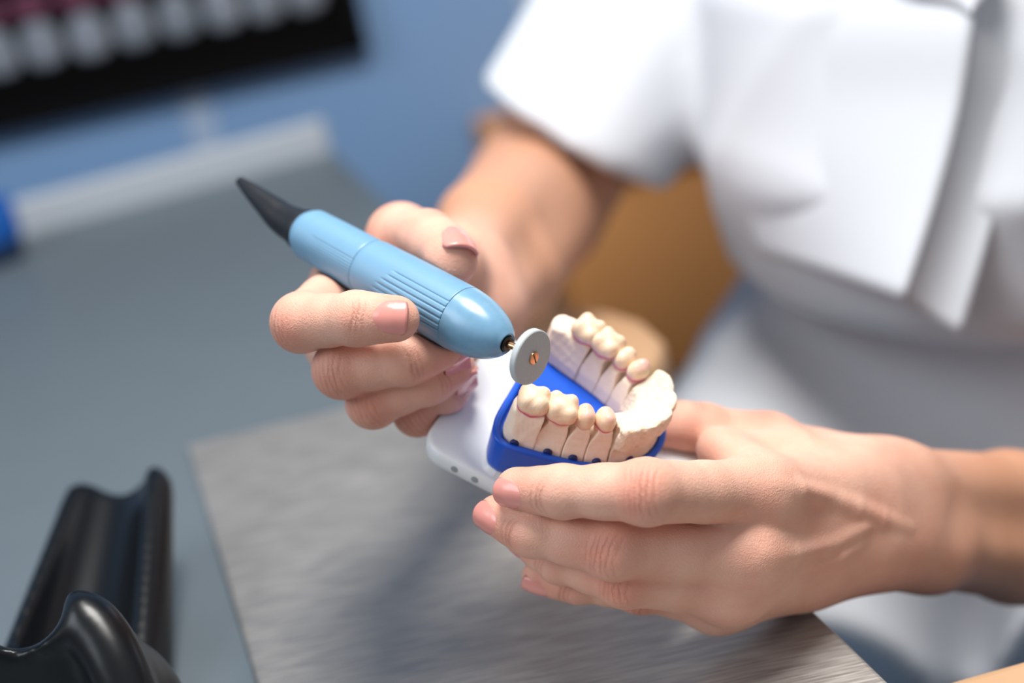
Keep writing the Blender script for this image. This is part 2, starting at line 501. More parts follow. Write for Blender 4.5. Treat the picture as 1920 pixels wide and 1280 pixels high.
# --- the near hand (the person's left): back of the hand to the lens, holding the model from below
LJ = dict(index=[W(1418, 922, .426), W(1212, 922, .397), W(1055, 921, .4035), W(970, 917, .409)],
          middle=[W(1393, 1035, .424), W(1152, 1028, .4085), W(1000, 995, .413), W(933, 968, .419)],
          ring=[W(1362, 1100, .430), W(1172, 1086, .417), W(1050, 1050, .427), W(985, 1012, .436)],
          pinky=[W(1340, 1125, .442), W(1200, 1104, .436), W(1085, 1092, .437), W(1012, 1084, .440)])
LR = dict(index=[10.6 * mm, 9.1 * mm, 7.2 * mm, 5.7 * mm], middle=[10.8 * mm, 8.9 * mm, 7.2 * mm, 5.8 * mm],
          ring=[10.2 * mm, 8.0 * mm, 6.6 * mm, 5.5 * mm], pinky=[9.0 * mm, 7.0 * mm, 5.9 * mm, 4.9 * mm])
LD = dict(index=camdir(.05, .28, -1), middle=camdir(-.35, .25, -1), ring=camdir(-.3, .5, -1), pinky=camdir(-.25, .75, -.6))
LW = W(1665, 962, .473)
L_rad = camdir(.05, -1, .25); L_dor = camdir(-.25, .1, -1)
LT = [W(1605, 908, .482), W(1440, 838, .472), W(1320, 806, .467), W(1238, 796, .463)]
LE = W(2290, 1030, .64)                    # elbow, outside the frame
left_hand = Hand(LJ, LR, LD, LT, [11.2 * mm, 10.4 * mm, 8.8 * mm, 7.4 * mm], camdir(.1, -.9, -.4), LW, L_rad, L_dor,
    arm=[(LW - (LE - LW) * .06, LW + (LE - LW) * .3, .0080, .010, .0130, .0165), (LW + (LE - LW) * .3, LW + (LE - LW) * .75, .010, .008, .0165, .030), (LW + (LE - LW) * .75, LE, .008, .004, .030, .034)],
    extra=[RC(W(1350, 842, .450), W(1480, 872, .458), .0055, .012), RC(W(1350, 842, .450), W(1400, 880, .440), .0055, .008), EL(LW + (LE - LW) * .09 + L_dor * .007 - L_rad * .010, np.eye(3), (.010,) * 3)])
def on_skin(hand, x, y):
    r = F_ + (x - 960) / FPX * RC_ - (y - 640) / FPX * UC_
    d = np.arange(.37, .56, .0004); P = CAM + d[:, None] * r
    f = hand.field(P); i = np.nonzero(f < 0)[0]
    return P[i[0]] + unit(r) * .0017 if len(i) else None
_veins = []
for path, r0 in ((((1452, 912), (1500, 918), (1552, 932), (1605, 952), (1650, 972), (1700, 990)), .0016), (((1430, 1040), (1490, 1036), (1560, 1018), (1612, 990), (1650, 972)), .0013),
                 (((1520, 1062), (1575, 1040), (1625, 1002)), .0011)):
    q = [on_skin(left_hand, *p) for p in path]; q = [p for p in q if p is not None]
    k_ = len(q) - 1; rr_ = [r0 * (.25 + .75 * math.sin(math.pi * (.5 + i * .5) / (k_ * .5 + 1)) ** .6) if 0 < i < k_ else r0 * .2 for i in range(k_ + 1)]
    q[-1] = q[-1] + F_ * .0012; q[0] = q[0] + F_ * .0008
    for i in range(k_): _veins.append(RC(q[i], q[i + 1], rr_[i], rr_[i + 1]))
left_hand.tend += _veins
# --- the far hand (the person's right), curled round the handpiece
RJ = dict(index=[W(648, 540, .468), W(566, 604, .427), W(668, 597, .414), W(738, 597, .409)],
          middle=[W(640, 640, .474), W(642, 692, .432), W(760, 674, .427), W(836, 650, .429)],
          ring=[W(680, 690, .478), W(700, 752, .440), W(800, 714, .437), W(852, 690, .440)],
          pinky=[W(735, 725, .478), W(782, 772, .450), W(835, 736, .447), W(858, 700, .449)])
RR_ = dict(index=[10.8 * mm, 8.7 * mm, 7.5 * mm, 6.3 * mm], middle=[10.8 * mm, 8.6 * mm, 7.3 * mm, 6.2 * mm],
           ring=[10.4 * mm, 8.0 * mm, 7.0 * mm, 6.0 * mm], pinky=[9.4 * mm, 7.2 * mm, 6.2 * mm, 5.5 * mm])
RD = dict(index=camdir(-.12, -.08, -1), middle=camdir(-.35, .45, -1), ring=camdir(-.2, .7, -1), pinky=camdir(.1, .9, -1))
RW = W(880, 545, .550)
R_rad = camdir(-.35, -.85, .2); R_dor = camdir(-.75, .35, .55)
RT = [W(835, 500, .518), W(752, 446, .486), W(800, 448, .458), W(846, 477, .441)]
RE = W(1004, 378, .785)
Rsh = W(1370, -230, .815)          # shoulder
right_hand = Hand(RJ, RR_, RD, RT, [13 * mm, 10.6 * mm, 9.4 * mm, 7.8 * mm], camdir(.45, -.75, -.45), RW, R_rad, R_dor,
    arm=[(RW, RW + (RE - RW) * .35, .010, .011, .0155, .021), (RW + (RE - RW) * .35, RE, .012, .006, .0225, .034), (RE, Rsh, .006, .004, .034, .040)],
    tendons=False)
# ------------------------------------------------------------------ the dental model (local millimetres: u along the midline to the front teeth, v across, w up)
m_ez = camdir(.26, -.69, -.67); _x = camdir(.88, .43, -.12)
m_ex = unit(_x - np.dot(_x, m_ez) * m_ez); m_ey = np.cross(m_ez, m_ex)
M_O = W(1000, 735, .4165) - (m_ex * -14 + m_ey * -21 + m_ez * 32) * mm
def ML(p):
    p = np.asarray(p, float).reshape(-1, 3) * mm
    return M_O + p[:, :1] * m_ex + p[:, 1:2] * m_ey + p[:, 2:3] * m_ez
def mobj(name, V, f, material, parent, **k): return obj(name, ML(V), f, material, parent, **k)

M_STONE = mat('dental_stone', (249, 229, 210), rough=.78, spec=.25, noise=(900, .3, (238, 208, 180)), bump=(2500, .12, .0004), sss=(.12, (1, .6, .4), .0015))
M_STONE_EDGE = mat('rough_dental_stone', (240, 222, 202), rough=.85, spec=.2, noise=(500, .6, (222, 196, 168)), bump=(900, .5, .0012), sss=(.1, (1, .6, .4), .0015))
M_TRAY = mat('blue_plastic', (22, 88, 208), rough=.36, spec=.5, noise=(60, .3, (18, 78, 194)))
M_NAVY = mat('navy_hole_shade', (14, 32, 96), rough=.5)
M_PLATE = mat('white_plastic', (232, 234, 236), rough=.32, spec=.5, noise=(50, .2, (224, 227, 230)))
M_HOLE = mat('grey_hole_shade', (150, 154, 158), rough=.5)

def crown_material():
    m = mat('crown_resin', (242, 214, 184), rough=.42, spec=.45, noise=(500, .4, (226, 184, 146)), sss=(.15, (1, .6, .4), .0015))
    nt = m.node_tree; b = nt.nodes['Principled BSDF']
    src = b.inputs['Base Color'].links[0].from_socket
    a = nt.nodes.new('ShaderNodeAttribute'); a.attribute_name = 'margin'
    x = nt.nodes.new('ShaderNodeMix'); x.data_type = 'RGBA'; x.inputs[7].default_value = lin((214, 66, 128))
    nt.links.new(a.outputs['Fac'], x.inputs[0]); nt.links.new(src, x.inputs[6]); nt.links.new(x.outputs[2], b.inputs['Base Color'])
    return m
M_CROWN = crown_material()

ctrl = [(-18.6, -21.6), (-16, -21.3), (-13, -20.6), (-4.6, -18.2), (2.4, -15.8), (8.2, -13.0), (13.4, -9.3), (17.4, -4), (18.6, 1.6), (17.4, 6.6), (14.4, 9.9),
        (9.9, 12.2), (4.5, 14.3), (-2.3, 16.3), (-9.9, 18), (-15, 19.1), (-18.4, 19.6)]
ARC = np.array(catmull([(a, b, 0) for a, b in ctrl], 10))[:, :2]
seglen = np.r_[0, np.cumsum(np.linalg.norm(np.diff(ARC, axis=0), axis=1))]
TAN = np.gradient(ARC, axis=0); TAN /= np.linalg.norm(TAN, axis=1)[:, None]
NOR = np.stack([TAN[:, 1], -TAN[:, 0]], 1)             # outward (buccal)
def arc_at(s):
    i = np.interp(s, seglen, np.arange(len(seglen)))
    f = lambda A: np.stack([np.interp(i, np.arange(len(A)), A[:, 0]), np.interp(i, np.arange(len(A)), A[:, 1])], -1)
    return f(ARC), f(TAN), f(NOR)
def s_of(u, v):
    return seglen[np.argmin((ARC[:, 0] - u) ** 2 + (ARC[:, 1] - v) ** 2)]
def arc_coords(P):
    """P in mm -> (s along the arch, lateral outward, height)"""
    best = None
    d2 = (P[:, None, 0] - ARC[None, :, 0]) ** 2 + (P[:, None, 1] - ARC[None, :, 1]) ** 2
    i = d2.argmin(1)
    q = P[:, :2] - ARC[i]
    s = seglen[i] + (q * TAN[i]).sum(1); l = (q * NOR[i]).sum(1)
    return s, l, P[:, 2]

sL = seglen[-1]
teeth_s = [s_of(-13, -20.6), s_of(-4.6, -18.2), s_of(2.4, -15.8), s_of(8.2, -13.0)]
teeth_f = [s_of(-9.9, 18), s_of(-2.3, 16.3), s_of(4.5, 14.3), s_of(9.9, 12.2)]
cuts_n = [teeth_s[0] + 4.5, teeth_s[1] + 4.1, teeth_s[2] + 3.1, teeth_s[3] + 3.3]
cuts_f = [teeth_f[0] - 4.0, teeth_f[1] - 3.9, teeth_f[2] - 3.0, teeth_f[3] - 3.2]

def smooth_noise(P, f, seed):
    r = np.random.RandomState(seed); o = 0
    for i in range(5):
        k = r.normal(size=3) * f * (1 + .5 * i); o = o + np.sin(P @ k + r.uniform(0, 6)) / (1 + .5 * i)
    return o / 2.5

def section_field(s0, s1, kind, seed):
    def f(P, box=None):
        s, l, w = arc_coords(P)
        if kind == 'die':
            t = np.clip((w - 20) / 4.5, 0, 1)
            hw_b = np.interp(w, [12, 14, 16, 18.5, 21, 23.5, 26], [6.3, 6.15, 5.7, 4.5, 3.7, 3.5, 3.6]); hw_l = np.interp(w, [13, 18, 22, 26], [6.2, 5.9, 5.0, 3.9])
            top = 26.0
            nar = .10 + 1.0 * t ** 1.3
            sm = .28 * np.sin((w - 13) * .42)          # the saw cuts wander a little
            s = s + sm
        elif kind == 'end':
            t = np.clip((w - 17) / 8, 0, 1)
            hw_b = np.interp(w, [12, 14, 16, 19, 23, 27], [6.3, 6.2, 6.0, 5.3, 4.9, 4.2]); hw_l = 6.2 - 1.5 * t
            top = 26.6 + .4 * np.sin(s * .8)
            nar = .10
        else:
            t = np.clip((w - 17) / 10, 0, 1)
            hw_b = 5.9 - .9 * t - .8 * np.sin(np.clip((w - 15) / 6, 0, 1) * np.pi); hw_l = 6.5 - 2.2 * t
            top = 29.4 - .28 * (6.0 - l)
            nar = .10
        lat = smax(l - hw_b, -l - hw_l, 1.2)
        ver = smax(w - top, 12.8 - w, .4)
        ends = np.maximum(s0 + nar - s, s - s1 + nar)
        if kind == 'end':
            rr = np.sqrt(np.maximum(0, np.where(s < sL / 2, s0 + 6.2 - s, s - s1 + 6.2)) ** 2 + l ** 2) - 6.3
            outer = s0 < 2
            lat = np.where((s < s0 + 6.2) if outer else (s > s1 - 6.2), np.maximum(lat, rr), lat)
            ends = (s - s1 + nar) if outer else (s0 + nar - s)
        d = smax(smax(lat, ver, 1.6), ends, .25)
        if kind == 'front':
            em = None
            # shallow carved front teeth on the outer face
            for q, hh in zip(np.linspace(s0 + 3.0, s1 - 3.0, 5), (29.2, 29.8, 30.2, 30.4, 31.6)):
                c, tt, nn = arc_at(q)
                x = s - q; y = l - 4.9; z = w - (hh - 5.0)
                e = np.sqrt((x / 3.5) ** 2 + (y / 2.5) ** 2 + (z / 6.2) ** 2); e = (e - 1) * 2.5
                em = e if em is None else np.minimum(em, e)
                d = smin(d, smax(e, w - top - .5, .5), .35)
            d = d + .42 * np.exp(-(em / .45) ** 2) * (w < 27.5)
            d = d + .10 * smooth_noise(P, 1.0, seed) * (w > 22)
        elif kind == 'end':
            d = d + .10 * smooth_noise(P, .9, seed)
        else:
            d = d + .05 * smooth_noise(P, 1.1, seed)
        return d
    return f

def crown_field(s, kind, z0, seed):
    c, tt, nn = arc_at(s)
    c3 = np.array([c[0], c[1], 0]); T = np.array([tt[0], tt[1], 0]); Nn = np.array([nn[0], nn[1], 0]); K = np.array([0, 0, 1.0])
    Mx = np.stack([T, Nn, K])
    P = []
    r = np.random.RandomState(seed)
    if kind == 'molar':
        P.append(EL(c3 + K * (z0 + 3.6), Mx, (4.9, 5.1, 4.2)))
        for a in (-1, 1):
            for b in (-1, 1):
                P.append(EL(c3 + T * a * 2.35 + Nn * b * 2.45 + K * (z0 + 4.7 + r.uniform(-.4, .4)), Mx, (2.35, 2.4, 3.0)))
        P.append(EL(c3 + K * (z0 + 1.0), Mx, (3.9, 4.1, 2.2)))
    else:
        P.append(EL(c3 + K * (z0 + 3.3), Mx, (3.25, 3.9, 3.7)))
        P.append(EL(c3 + Nn * 1.7 + K * (z0 + 4.6), Mx, (2.3, 2.1, 2.8)))
        P.append(EL(c3 - Nn * 1.7 + K * (z0 + 4.2), Mx, (2.1, 2.0, 2.6)))
        P.append(EL(c3 + K * (z0 + .9), Mx, (2.7, 3.2, 2.0)))
    def f(Q, box=None):
        d = union(P, Q, None, .9)
        return d + .05 * smooth_noise(Q, 1.6, seed)
    return f, c3 + K * (z0 + 3)

model = empty('dental_model', ML([(0, 0, 0)])[0], 'beige stone dental model with carved crowns in a blue tray on a white plate', 'dental model')
# white base plate
pl = rounded_rect(40, 30.5, 8, 10, .8, .2)
def loft_rings(rings, cap0=True, cap1=True):
    k = len(rings[0]); V = np.vstack(rings); f = []
    for i in range(len(rings) - 1):
        for j in range(k):
            f.append((i * k + j, i * k + (j + 1) % k, (i + 1) * k + (j + 1) % k, (i + 1) * k + j))
    if cap0: f.append(tuple(range(k - 1, -1, -1)))
    if cap1: f.append(tuple((len(rings) - 1) * k + j for j in range(k)))
    return V, f
def ring(poly, off, z):
    """outline pushed outwards by off (mm)"""
    p = np.asarray(poly, float); t = np.roll(p, -1, 0) - np.roll(p, 1, 0); t /= np.linalg.norm(t, axis=1)[:, None] + 1e-9
    n = np.stack([t[:, 1], -t[:, 0]], 1)
    q = p + n * off
    return np.c_[q, np.full(len(q), z)]
V, f = loft_rings([ring(pl, -2.6, -6.2), ring(pl, -2.0, -6.6), ring(pl, -1.0, -6.6), ring(pl, -.4, -6.0), ring(pl, .2, -3), ring(pl, .1, -.9), ring(pl, -.5, -.25), ring(pl, -1.3, 0)])
plate = mobj('base_plate', V, f, M_PLATE, model); autosmooth(plate, 50)
for u in (-26.5, -19.5, 24, 31):                           # small discs in the near edge, grey as the shade inside holes
    v, f = lathe([(-.7, 1.15), (.0, 1.15), (.06, 1.0)], ML([(u, -30.4, -3.0)])[0], -m_ey, m_ex, m_ez, 20) if False else lathe([(-.0012, .00125), (.00005, .00125), (.0001, .0011)], ML([(u, -30.42, -3.2)])[0], -m_ey, m_ex, m_ez, 20)
    obj('recess_disc', v, f, M_HOLE, plate)
# blue tray
outl = []
for i in range(10, len(ARC) - 9, 3): outl.append(ARC[i] + NOR[i] * 8.3)
outl = np.array(outl)
back = [(-18.6, 26.9), (-21.8, 24.2), (-23.2, 19.5), (-23.0, 8), (-22.4, -6), (-22.2, -16), (-21.6, -22), (-19.9, -26.6), (-17.9, -28.6)]
outl = np.vstack([outl, back])
outl = np.array(catmull([(a, b, 0) for a, b in np.vstack([outl, outl[:1]])], 3))[:-1, :2]
if np.sum(outl[:, 0] * np.roll(outl[:, 1], -1) - outl[:, 1] * np.roll(outl[:, 0], -1)) < 0: outl = outl[::-1]
V, f = loft_rings([ring(outl, -.2, 0), ring(outl, -.6, .2), ring(outl, -2.0, 1.8), ring(outl, -2.0, 2.0)], cap1=True)
boss = mobj('boss', V, f, M_PLATE, plate); autosmooth(boss, 50)
V, f = loft_rings([ring(outl, -2.4, 2.0), ring(outl, -1.2, 2.4), ring(outl, -.7, 4), ring(outl, 0, 13.6), ring(outl, .15, 14.8), ring(outl, -.1, 15.2), ring(outl, -.6, 15.35), ring(outl, -1.6, 15.3), ring(outl, -1.9, 15.0), ring(outl, -2.0, 13.0)])
tray = mobj('tray', V, f, M_TRAY, model); autosmooth(tray, 60)

def smesh(name, field, c, R, vox, material, parent, **k):
    V, Fq = mesh_field(field, np.asarray(c) - R, np.asarray(c) + R, vox, smooth=1, slack=1.6)
    return V, Fq
def sect(name, s0, s1, kind, seed, label, material=M_STONE):
    ss = np.linspace(max(0, s0), min(sL, s1), 12); c, _, n = arc_at(ss)
    lo = np.r_[c.min(0) - 9, 12]; hi = np.r_[c.max(0) + 9, 34]
    V, Fq = mesh_field(section_field(s0, s1, kind, seed), lo, hi, .30, smooth=1, slack=2.2)
    o = mobj(name, V, Fq, material, model)
    if label: o['label'] = label
    return o
def crown(parent, s, kind, z0, seed, marg):
    fld, c = crown_field(s, kind, z0, seed)
    V, Fq = mesh_field(fld, c - 8, c + 8, .22, smooth=1, slack=1.8)
    ct, tt, nn = arc_at(s)
    w = V[:, 2] - z0; l = (V[:, :2] - ct) @ nn; u = (V[:, :2] - ct) @ tt
    zl = 2.0 + .8 * np.clip(np.abs(u) / 4, 0, 1) ** 2 * 1.0 + .12 * np.sin(u * 2.1 + seed)
    a = np.exp(-((w - zl) / (.34 * marg[0])) ** 2) * marg[1]
    a = np.clip(a + .35 * marg[2] * np.clip((w - 5.5) / 2, 0, 1), 0, 1)
    o = mobj('crown', V, Fq, M_CROWN, parent, attrs=dict(margin=a)); return o

near_end = sect('end_section', 0.2, cuts_n[0], 'end', 1, None)
far_end = sect('end_section', cuts_f[0], sL + 3, 'end', 2, None)
front = sect('front_section', cuts_n[3], cuts_f[3], 'front', 3, 'solid front section with shallow carved front teeth', M_STONE_EDGE)
crown(near_end, teeth_s[0], 'molar', 24.6, 11, (2.4, 1.0, 0))
crown(far_end, teeth_f[0], 'molar', 25.2, 12, (2.0, .9, 0))
for i in range(3):
    k = 'molar' if i == 0 else 'premolar'
    d = sect('die', cuts_n[i], cuts_n[i + 1], 'die', 20 + i, None)
    crown(d, teeth_s[i + 1], k, 24.4 if i == 0 else 23.9, 30 + i, ((1.5, .95, .1), (.9, .25, .9), (1.5, .95, .9))[i])
    d = sect('die', cuts_f[i + 1], cuts_f[i], 'die', 40 + i, None)
    crown(d, teeth_f[i + 1], k, 25.2 if i == 0 else 24.8, 50 + i, ((2.0, .9, .1), (1.8, .8, .1), (2.4, .8, 1.2))[i])
# navy discs at the rim: shade of the pin openings as colour
for s in [s_of(-14.2, -21), (cuts_n[0] + cuts_n[1]) / 2, (cuts_n[1] + cuts_n[2]) / 2, (cuts_n[2] + cuts_n[3]) / 2, s_of(15, -7), (cuts_f[1] + cuts_f[2]) / 2, (cuts_f[2] + cuts_f[3]) / 2]:
    c, tt, nn = arc_at(s)
    p = ML([(c[0] + nn[0] * 6.3, c[1] + nn[1] * 6.3, 15.2)])[0]
    T3 = unit(tt[0] * m_ex + tt[1] * m_ey); N3 = unit(nn[0] * m_ex + nn[1] * m_ey)
    v, f = lathe([(-.0006, .0014), (.0003, .0014), (.0005, .0011)], p, N3, T3, m_ez, 20)
    obj('pin_hole_disc', v, f, M_NAVY, tray)
# ------------------------------------------------------------------ the handpiece
M_HB = mat('light_blue_plastic', (114, 157, 188), rough=.38, spec=.45, noise=(300, .25, (106, 149, 180)))
M_NOSE = mat('worn_blue_paint', (110, 153, 183), rough=.26, spec=.55, noise=(420, .3, (132, 172, 200)))
M_BLK = mat('black_rubber', (22, 24, 28), rough=.42)
M_DARK = mat('dark_steel', (52, 46, 42), rough=.3, metal=.9)
M_COPPER = mat('copper', (206, 160, 124), rough=.24, metal=1.0, noise=(900, .4, (180, 130, 96)))
M_DISC = mat('grey_abrasive', (188, 194, 196), rough=.7, spec=.3, noise=(2200, .6, (172, 180, 184)), bump=(3500, .15, .0003))
h_ax = camdir(.72, .40, -.57); H_N = W(950, 644, .4085)
h_n = camdir(0, 0, -1); h_n = unit(h_n - np.dot(h_n, h_ax) * h_ax); h_b = np.cross(h_ax, h_n)
if np.dot(h_b, camdir(0, 1, 0)) < 0: h_b = -h_b
hp = empty('dental_handpiece', H_N - h_ax * .09, 'light blue rotary handpiece with a grey grinding disc, held by the far hand', 'handpiece')
def dense(prof, n=6):
    o = []
    for (a, ra), (b, rb) in zip(prof[:-1], prof[1:]):
        for i in range(n): o.append((a + (b - a) * i / n, ra + (rb - ra) * i / n))
    return o + [prof[-1]]
nose = [tuple(p[:2] * mm) for p in catmull([(-18.0, 9.95, 0), (-14, 9.6, 0), (-9.5, 8.7, 0), (-5, 7.1, 0), (-2, 5.3, 0), (-.3, 3.7, 0), (.15, 3.2, 0)], 6)] + [(.0, .0026), (-.003, .0024)]
v, f = lathe(nose, H_N, h_ax, h_n, h_b, 96, cap0=True, cap1=True); autosmooth(obj('nose_cone', v, f, M_NOSE, hp), 50)
def grooves(s_mid, s_half, angs, wid, dep, stag=0.0):
    def d(S, A, R):
        o = np.zeros_like(S)
        for i, a in enumerate(angs):
            da = (A - a + np.pi) % (2 * np.pi) - np.pi
            lenw = 1 / (1 + np.exp((np.abs(S - s_mid - stag * (i - len(angs) / 2)) - s_half) / .0005))
            o -= dep * np.exp(-(da * R / wid) ** 2) * lenw
        return o
    return d
gset = [b + q * .19 for b in (.22, 2.31, 4.41) for q in (-2.5, -1.5, -.5, .5, 1.5, 2.5)]
g1 = grooves(-.0375, .0155, gset, .00026, .00036, -.0012)
prof = [(-.0588, .0086), (-.0586, .00905), (-.058, .0092)] + dense([(-.057, .0093), (-.045, .00965), (-.032, .0099), (-.0188, .01)], 26) + [(-.0184, .01), (-.0182, .0097)]
v, f = lathe(prof, H_N, h_ax, h_n, h_b, 288, g1); autosmooth(obj('front_grip', v, f, M_HB, hp), 60)
gs2 = [.55 + q * .10 for q in range(-5, 7)]
g2 = grooves(-.069, .010, gs2, .0003, .00022)
prof = [(-.0918, .0050), (-.0914, .0060), (-.0905, .0070), (-.0890, .0078), (-.0880, .0082)] + dense([(-.0875, .00845), (-.075, .0088), (-.0600, .0090)], 24) + [(-.0592, .0090), (-.0588, .0086)]
v, f = lathe(prof, H_N, h_ax, h_n, h_b, 220, g2); autosmooth(obj('rear_grip', v, f, M_HB, hp), 60)
# black strain relief
pp = [H_N - h_ax * .0895, H_N - h_ax * .0945, H_N - h_ax * .102, H_N - h_ax * .110 + camdir(0, -1, 0) * .0015, H_N - h_ax * .118 + camdir(-.1, -1, 0) * .0034, H_N - h_ax * .125 + camdir(-.1, -1, 0) * .005]
pc = catmull(pp, 5); k = len(pc)
v, f = tube(pc, list(np.interp(np.linspace(0, 1, k), [0, .12, .2, .5, .75, 1], [.0068, .0068, .0062, .0050, .0033, .0016])), 32)
boot = obj('strain_relief', v, f, M_BLK, hp); autosmooth(boot, 60)
v, f = lathe([(-.0935, .0066), (-.0925, .0069), (-.0905, .0069)], H_N, h_ax, h_n, h_b, 64); autosmooth(obj('rear_collar', v, f, M_BLK, hp), 50)
# collet, mandrel, disc, screw
v, f = lathe([(-.003, .0024), (.0004, .0024), (.0009, .0021), (.0009, .0013)], H_N, h_ax, h_n, h_b, 40); autosmooth(obj('collet', v, f, M_DARK, hp), 30)
d_ax = camdir(.77, .29, -.57); d_n = camdir(0, 0, -1); d_n = unit(d_n - np.dot(d_n, d_ax) * d_ax); d_b = np.cross(d_ax, d_n)
H_D = H_N + d_ax * .0098 + camdir(0, 1, 0) * .0012
v, f = lathe([(.0004, .00115), (.0068, .00115), (.0072, .0019), (.0076, .0019)], H_N, d_ax, d_n, d_b, 32); autosmooth(obj('mandrel', v, f, M_COPPER, hp), 30)
v, f = lathe([(-.0023, .0014), (-.0023, .0078), (-.0020, .0082), (-.0003, .0082), (0, .0079), (0, .0014)], H_D, d_ax, d_n, d_b, 96); autosmooth(obj('grinding_disc', v, f, M_DISC, hp), 30)
sc = lathe([(-.001, .0019), (.0003, .0019), (.00055, .00175), (.0006, .0001)], H_D, d_ax, d_n, d_b, 40)
screw = obj('screw', sc[0], sc[1], M_COPPER, hp); autosmooth(screw, 40)
v, f = boxv(H_D + d_ax * .00055, d_ax, unit(d_n * .8 + d_b * -.6), np.cross(d_ax, unit(d_n * .8 + d_b * -.6)),   .00009, .0017, .00022)
obj('slot', v, f, M_DARK, screw, smooth=False)
# ------------------------------------------------------------------ the person
TC = np.array([.315, .765, 0.0])                       # torso axis on the ground plan
t_f = unit([-.54, -.84, 0]); t_r = unit([-.84, .54, 0])  # facing; the person's right
def tl(P):
    q = P - TC
    return q @ t_r, q @ t_f, q[:, 2]
class Loft:
    """stack of ellipses up a body: rows z, half-width, half-depth, forward shift"""
    def __init__(s, rows, k=1.0):
        s.t = np.array(rows, float); s.c = TC + np.array([0, 0, (s.t[0, 0] + s.t[-1, 0]) / 2]); s.r = .6
    def ev(s, P):
        a, b, z = tl(P); t = s.t
        zz = np.clip(z, t[0, 0], t[-1, 0])
        ra = np.interp(zz, t[:, 0], t[:, 1]); rb = np.interp(zz, t[:, 0], t[:, 2]); sh = np.interp(zz, t[:, 0], t[:, 3])
        d = (np.sqrt((a / ra) ** 2 + ((b - sh) / rb) ** 2) - 1) * np.minimum(ra, rb)
        out = np.maximum(t[0, 0] - z, z - t[-1, 0])
        return smax(d, out, .03)
def TP(a, b, z): return TC + a * t_r + b * t_f + np.array([0, 0, z])

Lsh = TP(-.165, .0, .235); HEADC = TP(0, .06, .46)
person = empty('person', TP(0, 0, -.30), 'seated person in white short sleeved coat holding a tooth model and a blue handpiece', 'person')

torso_body = [Loft([(-.26, .165, .12, .0), (-.05, .125, .10, .02), (.12, .145, .115, .04), (.20, .14, .09, .02), (.26, .08, .06, .01)]),
              RC(TP(0, .0, .24), HEADC - Z_ * .08 - t_f * .01, .055, .052), RC(TP(.12, 0, .17), Rsh, .05, .045), RC(TP(-.12, 0, .19), Lsh, .05, .045),
              RC(Lsh, LE + (Lsh - LE) * .05, .043, .036), RC(LE, LE, .037, .037),
              RC(TP(.09, 0, -.22), TP(.10, .36, -.225), .066, .050), RC(TP(-.09, 0, -.22), TP(-.10, .36, -.225), .066, .050)]
_hm = np.stack([t_r, t_f, Z_])
head = [EL(HEADC + Z_ * .02 - t_f * .012, _hm, (.075, .092, .105)), EL(HEADC + t_f * .03 - Z_ * .045, _hm, (.058, .062, .072)), RC(HEADC + t_f * .078 - Z_ * .088, HEADC + t_f * .06 - Z_ * .085, .017, .03)]
face = [RC(HEADC + t_f * .088 + Z_ * .004, HEADC + t_f * .108 - Z_ * .033, .008, .011), EL(HEADC + t_f * .090 - Z_ * .060, _hm, (.022, .010, .006)), EL(HEADC + t_f * .089 - Z_ * .069, _hm, (.020, .010, .007))]
for _s in (-1, 1):
    face += [EL(HEADC + t_r * _s * .076 - Z_ * .01 - t_f * .01, _hm, (.008, .018, .030)), RC(HEADC + t_r * _s * .045 + t_f * .080 + Z_ * .022, HEADC + t_r * _s * .018 + t_f * .088 + Z_ * .020, .006, .007), EL(HEADC + t_r * _s * .035 + t_f * .066 - Z_ * .03, _hm, (.022, .02, .022))]
def torso_field(P, box=None):
    d = union(torso_body, P, box, .03)
    h = union(head, P, box, .02); h = smin(h, union(face, P, box, .004), .008)
    return smin(d, h, .02)

def hand_box(h, pts, m=.05):
    q = np.array(pts); return q.min(0) - m, q.max(0) + m
def hp_block(P):            # the handpiece as the fingers feel it
    q = P - H_N; t = q @ h_ax; r = np.linalg.norm(q - t[:, None] * h_ax, axis=1)
    return np.maximum(r - np.interp(t, [-.092, -.058, -.0188, -.0095, 0], [.0086, .0095, .0102, .0089, .0036]), np.maximum(t - .0, -.093 - t))
def plate_block(P):
    q = P - M_O; u, v, w = q @ m_ex * 1000 - .8, q @ m_ey * 1000 - .2, q @ m_ez * 1000
    ax = np.abs(u) - 40 + 8; ay = np.abs(v) - 30.5 + 8
    d = np.sqrt(np.maximum(ax, 0) ** 2 + np.maximum(ay, 0) ** 2) + np.minimum(np.maximum(ax, ay), 0) - 8
    return np.maximum(d, np.maximum(w, -6.7 - w)) * mm
def tray_block(P):
    q = P - M_O; p = np.stack([q @ m_ex, q @ m_ey], 1) * 1000; w = q @ m_ez * 1000
    a = outl; c = np.roll(outl, -1, 0); d = np.full(len(p), 1e9); ins = np.zeros(len(p), bool)
    for i in range(len(a)):
        e = c[i] - a[i]; t = np.clip(((p - a[i]) @ e) / (e @ e), 0, 1)
        d = np.minimum(d, np.linalg.norm(p - a[i] - t[:, None] * e, axis=1))
        cr = ((a[i, 1] > p[:, 1]) != (c[i, 1] > p[:, 1])); x = a[i, 0] + (p[:, 1] - a[i, 1]) / (e[1] if abs(e[1]) > 1e-9 else 1e-9) * e[0]
        ins ^= cr & (p[:, 0] < x)
    d = np.where(ins, -d, d) - .1
    return np.maximum(d, np.maximum(w - 15.4, -w)) * mm
right_hand.block = [hp_block, plate_block]; left_hand.block = [plate_block, tray_block, lambda P: P[:, 2] - (.0048 + np.minimum(0, ((P - on_z(1662, 1282)) @ unit(np.cross(Z_, unit(on_z(622, 282) - on_z(1662, 1282)))) - .0) * .7))]
bodyV, bodyF, A_red, A_cre, A_tan = [], [], [], [], []
nv = 0
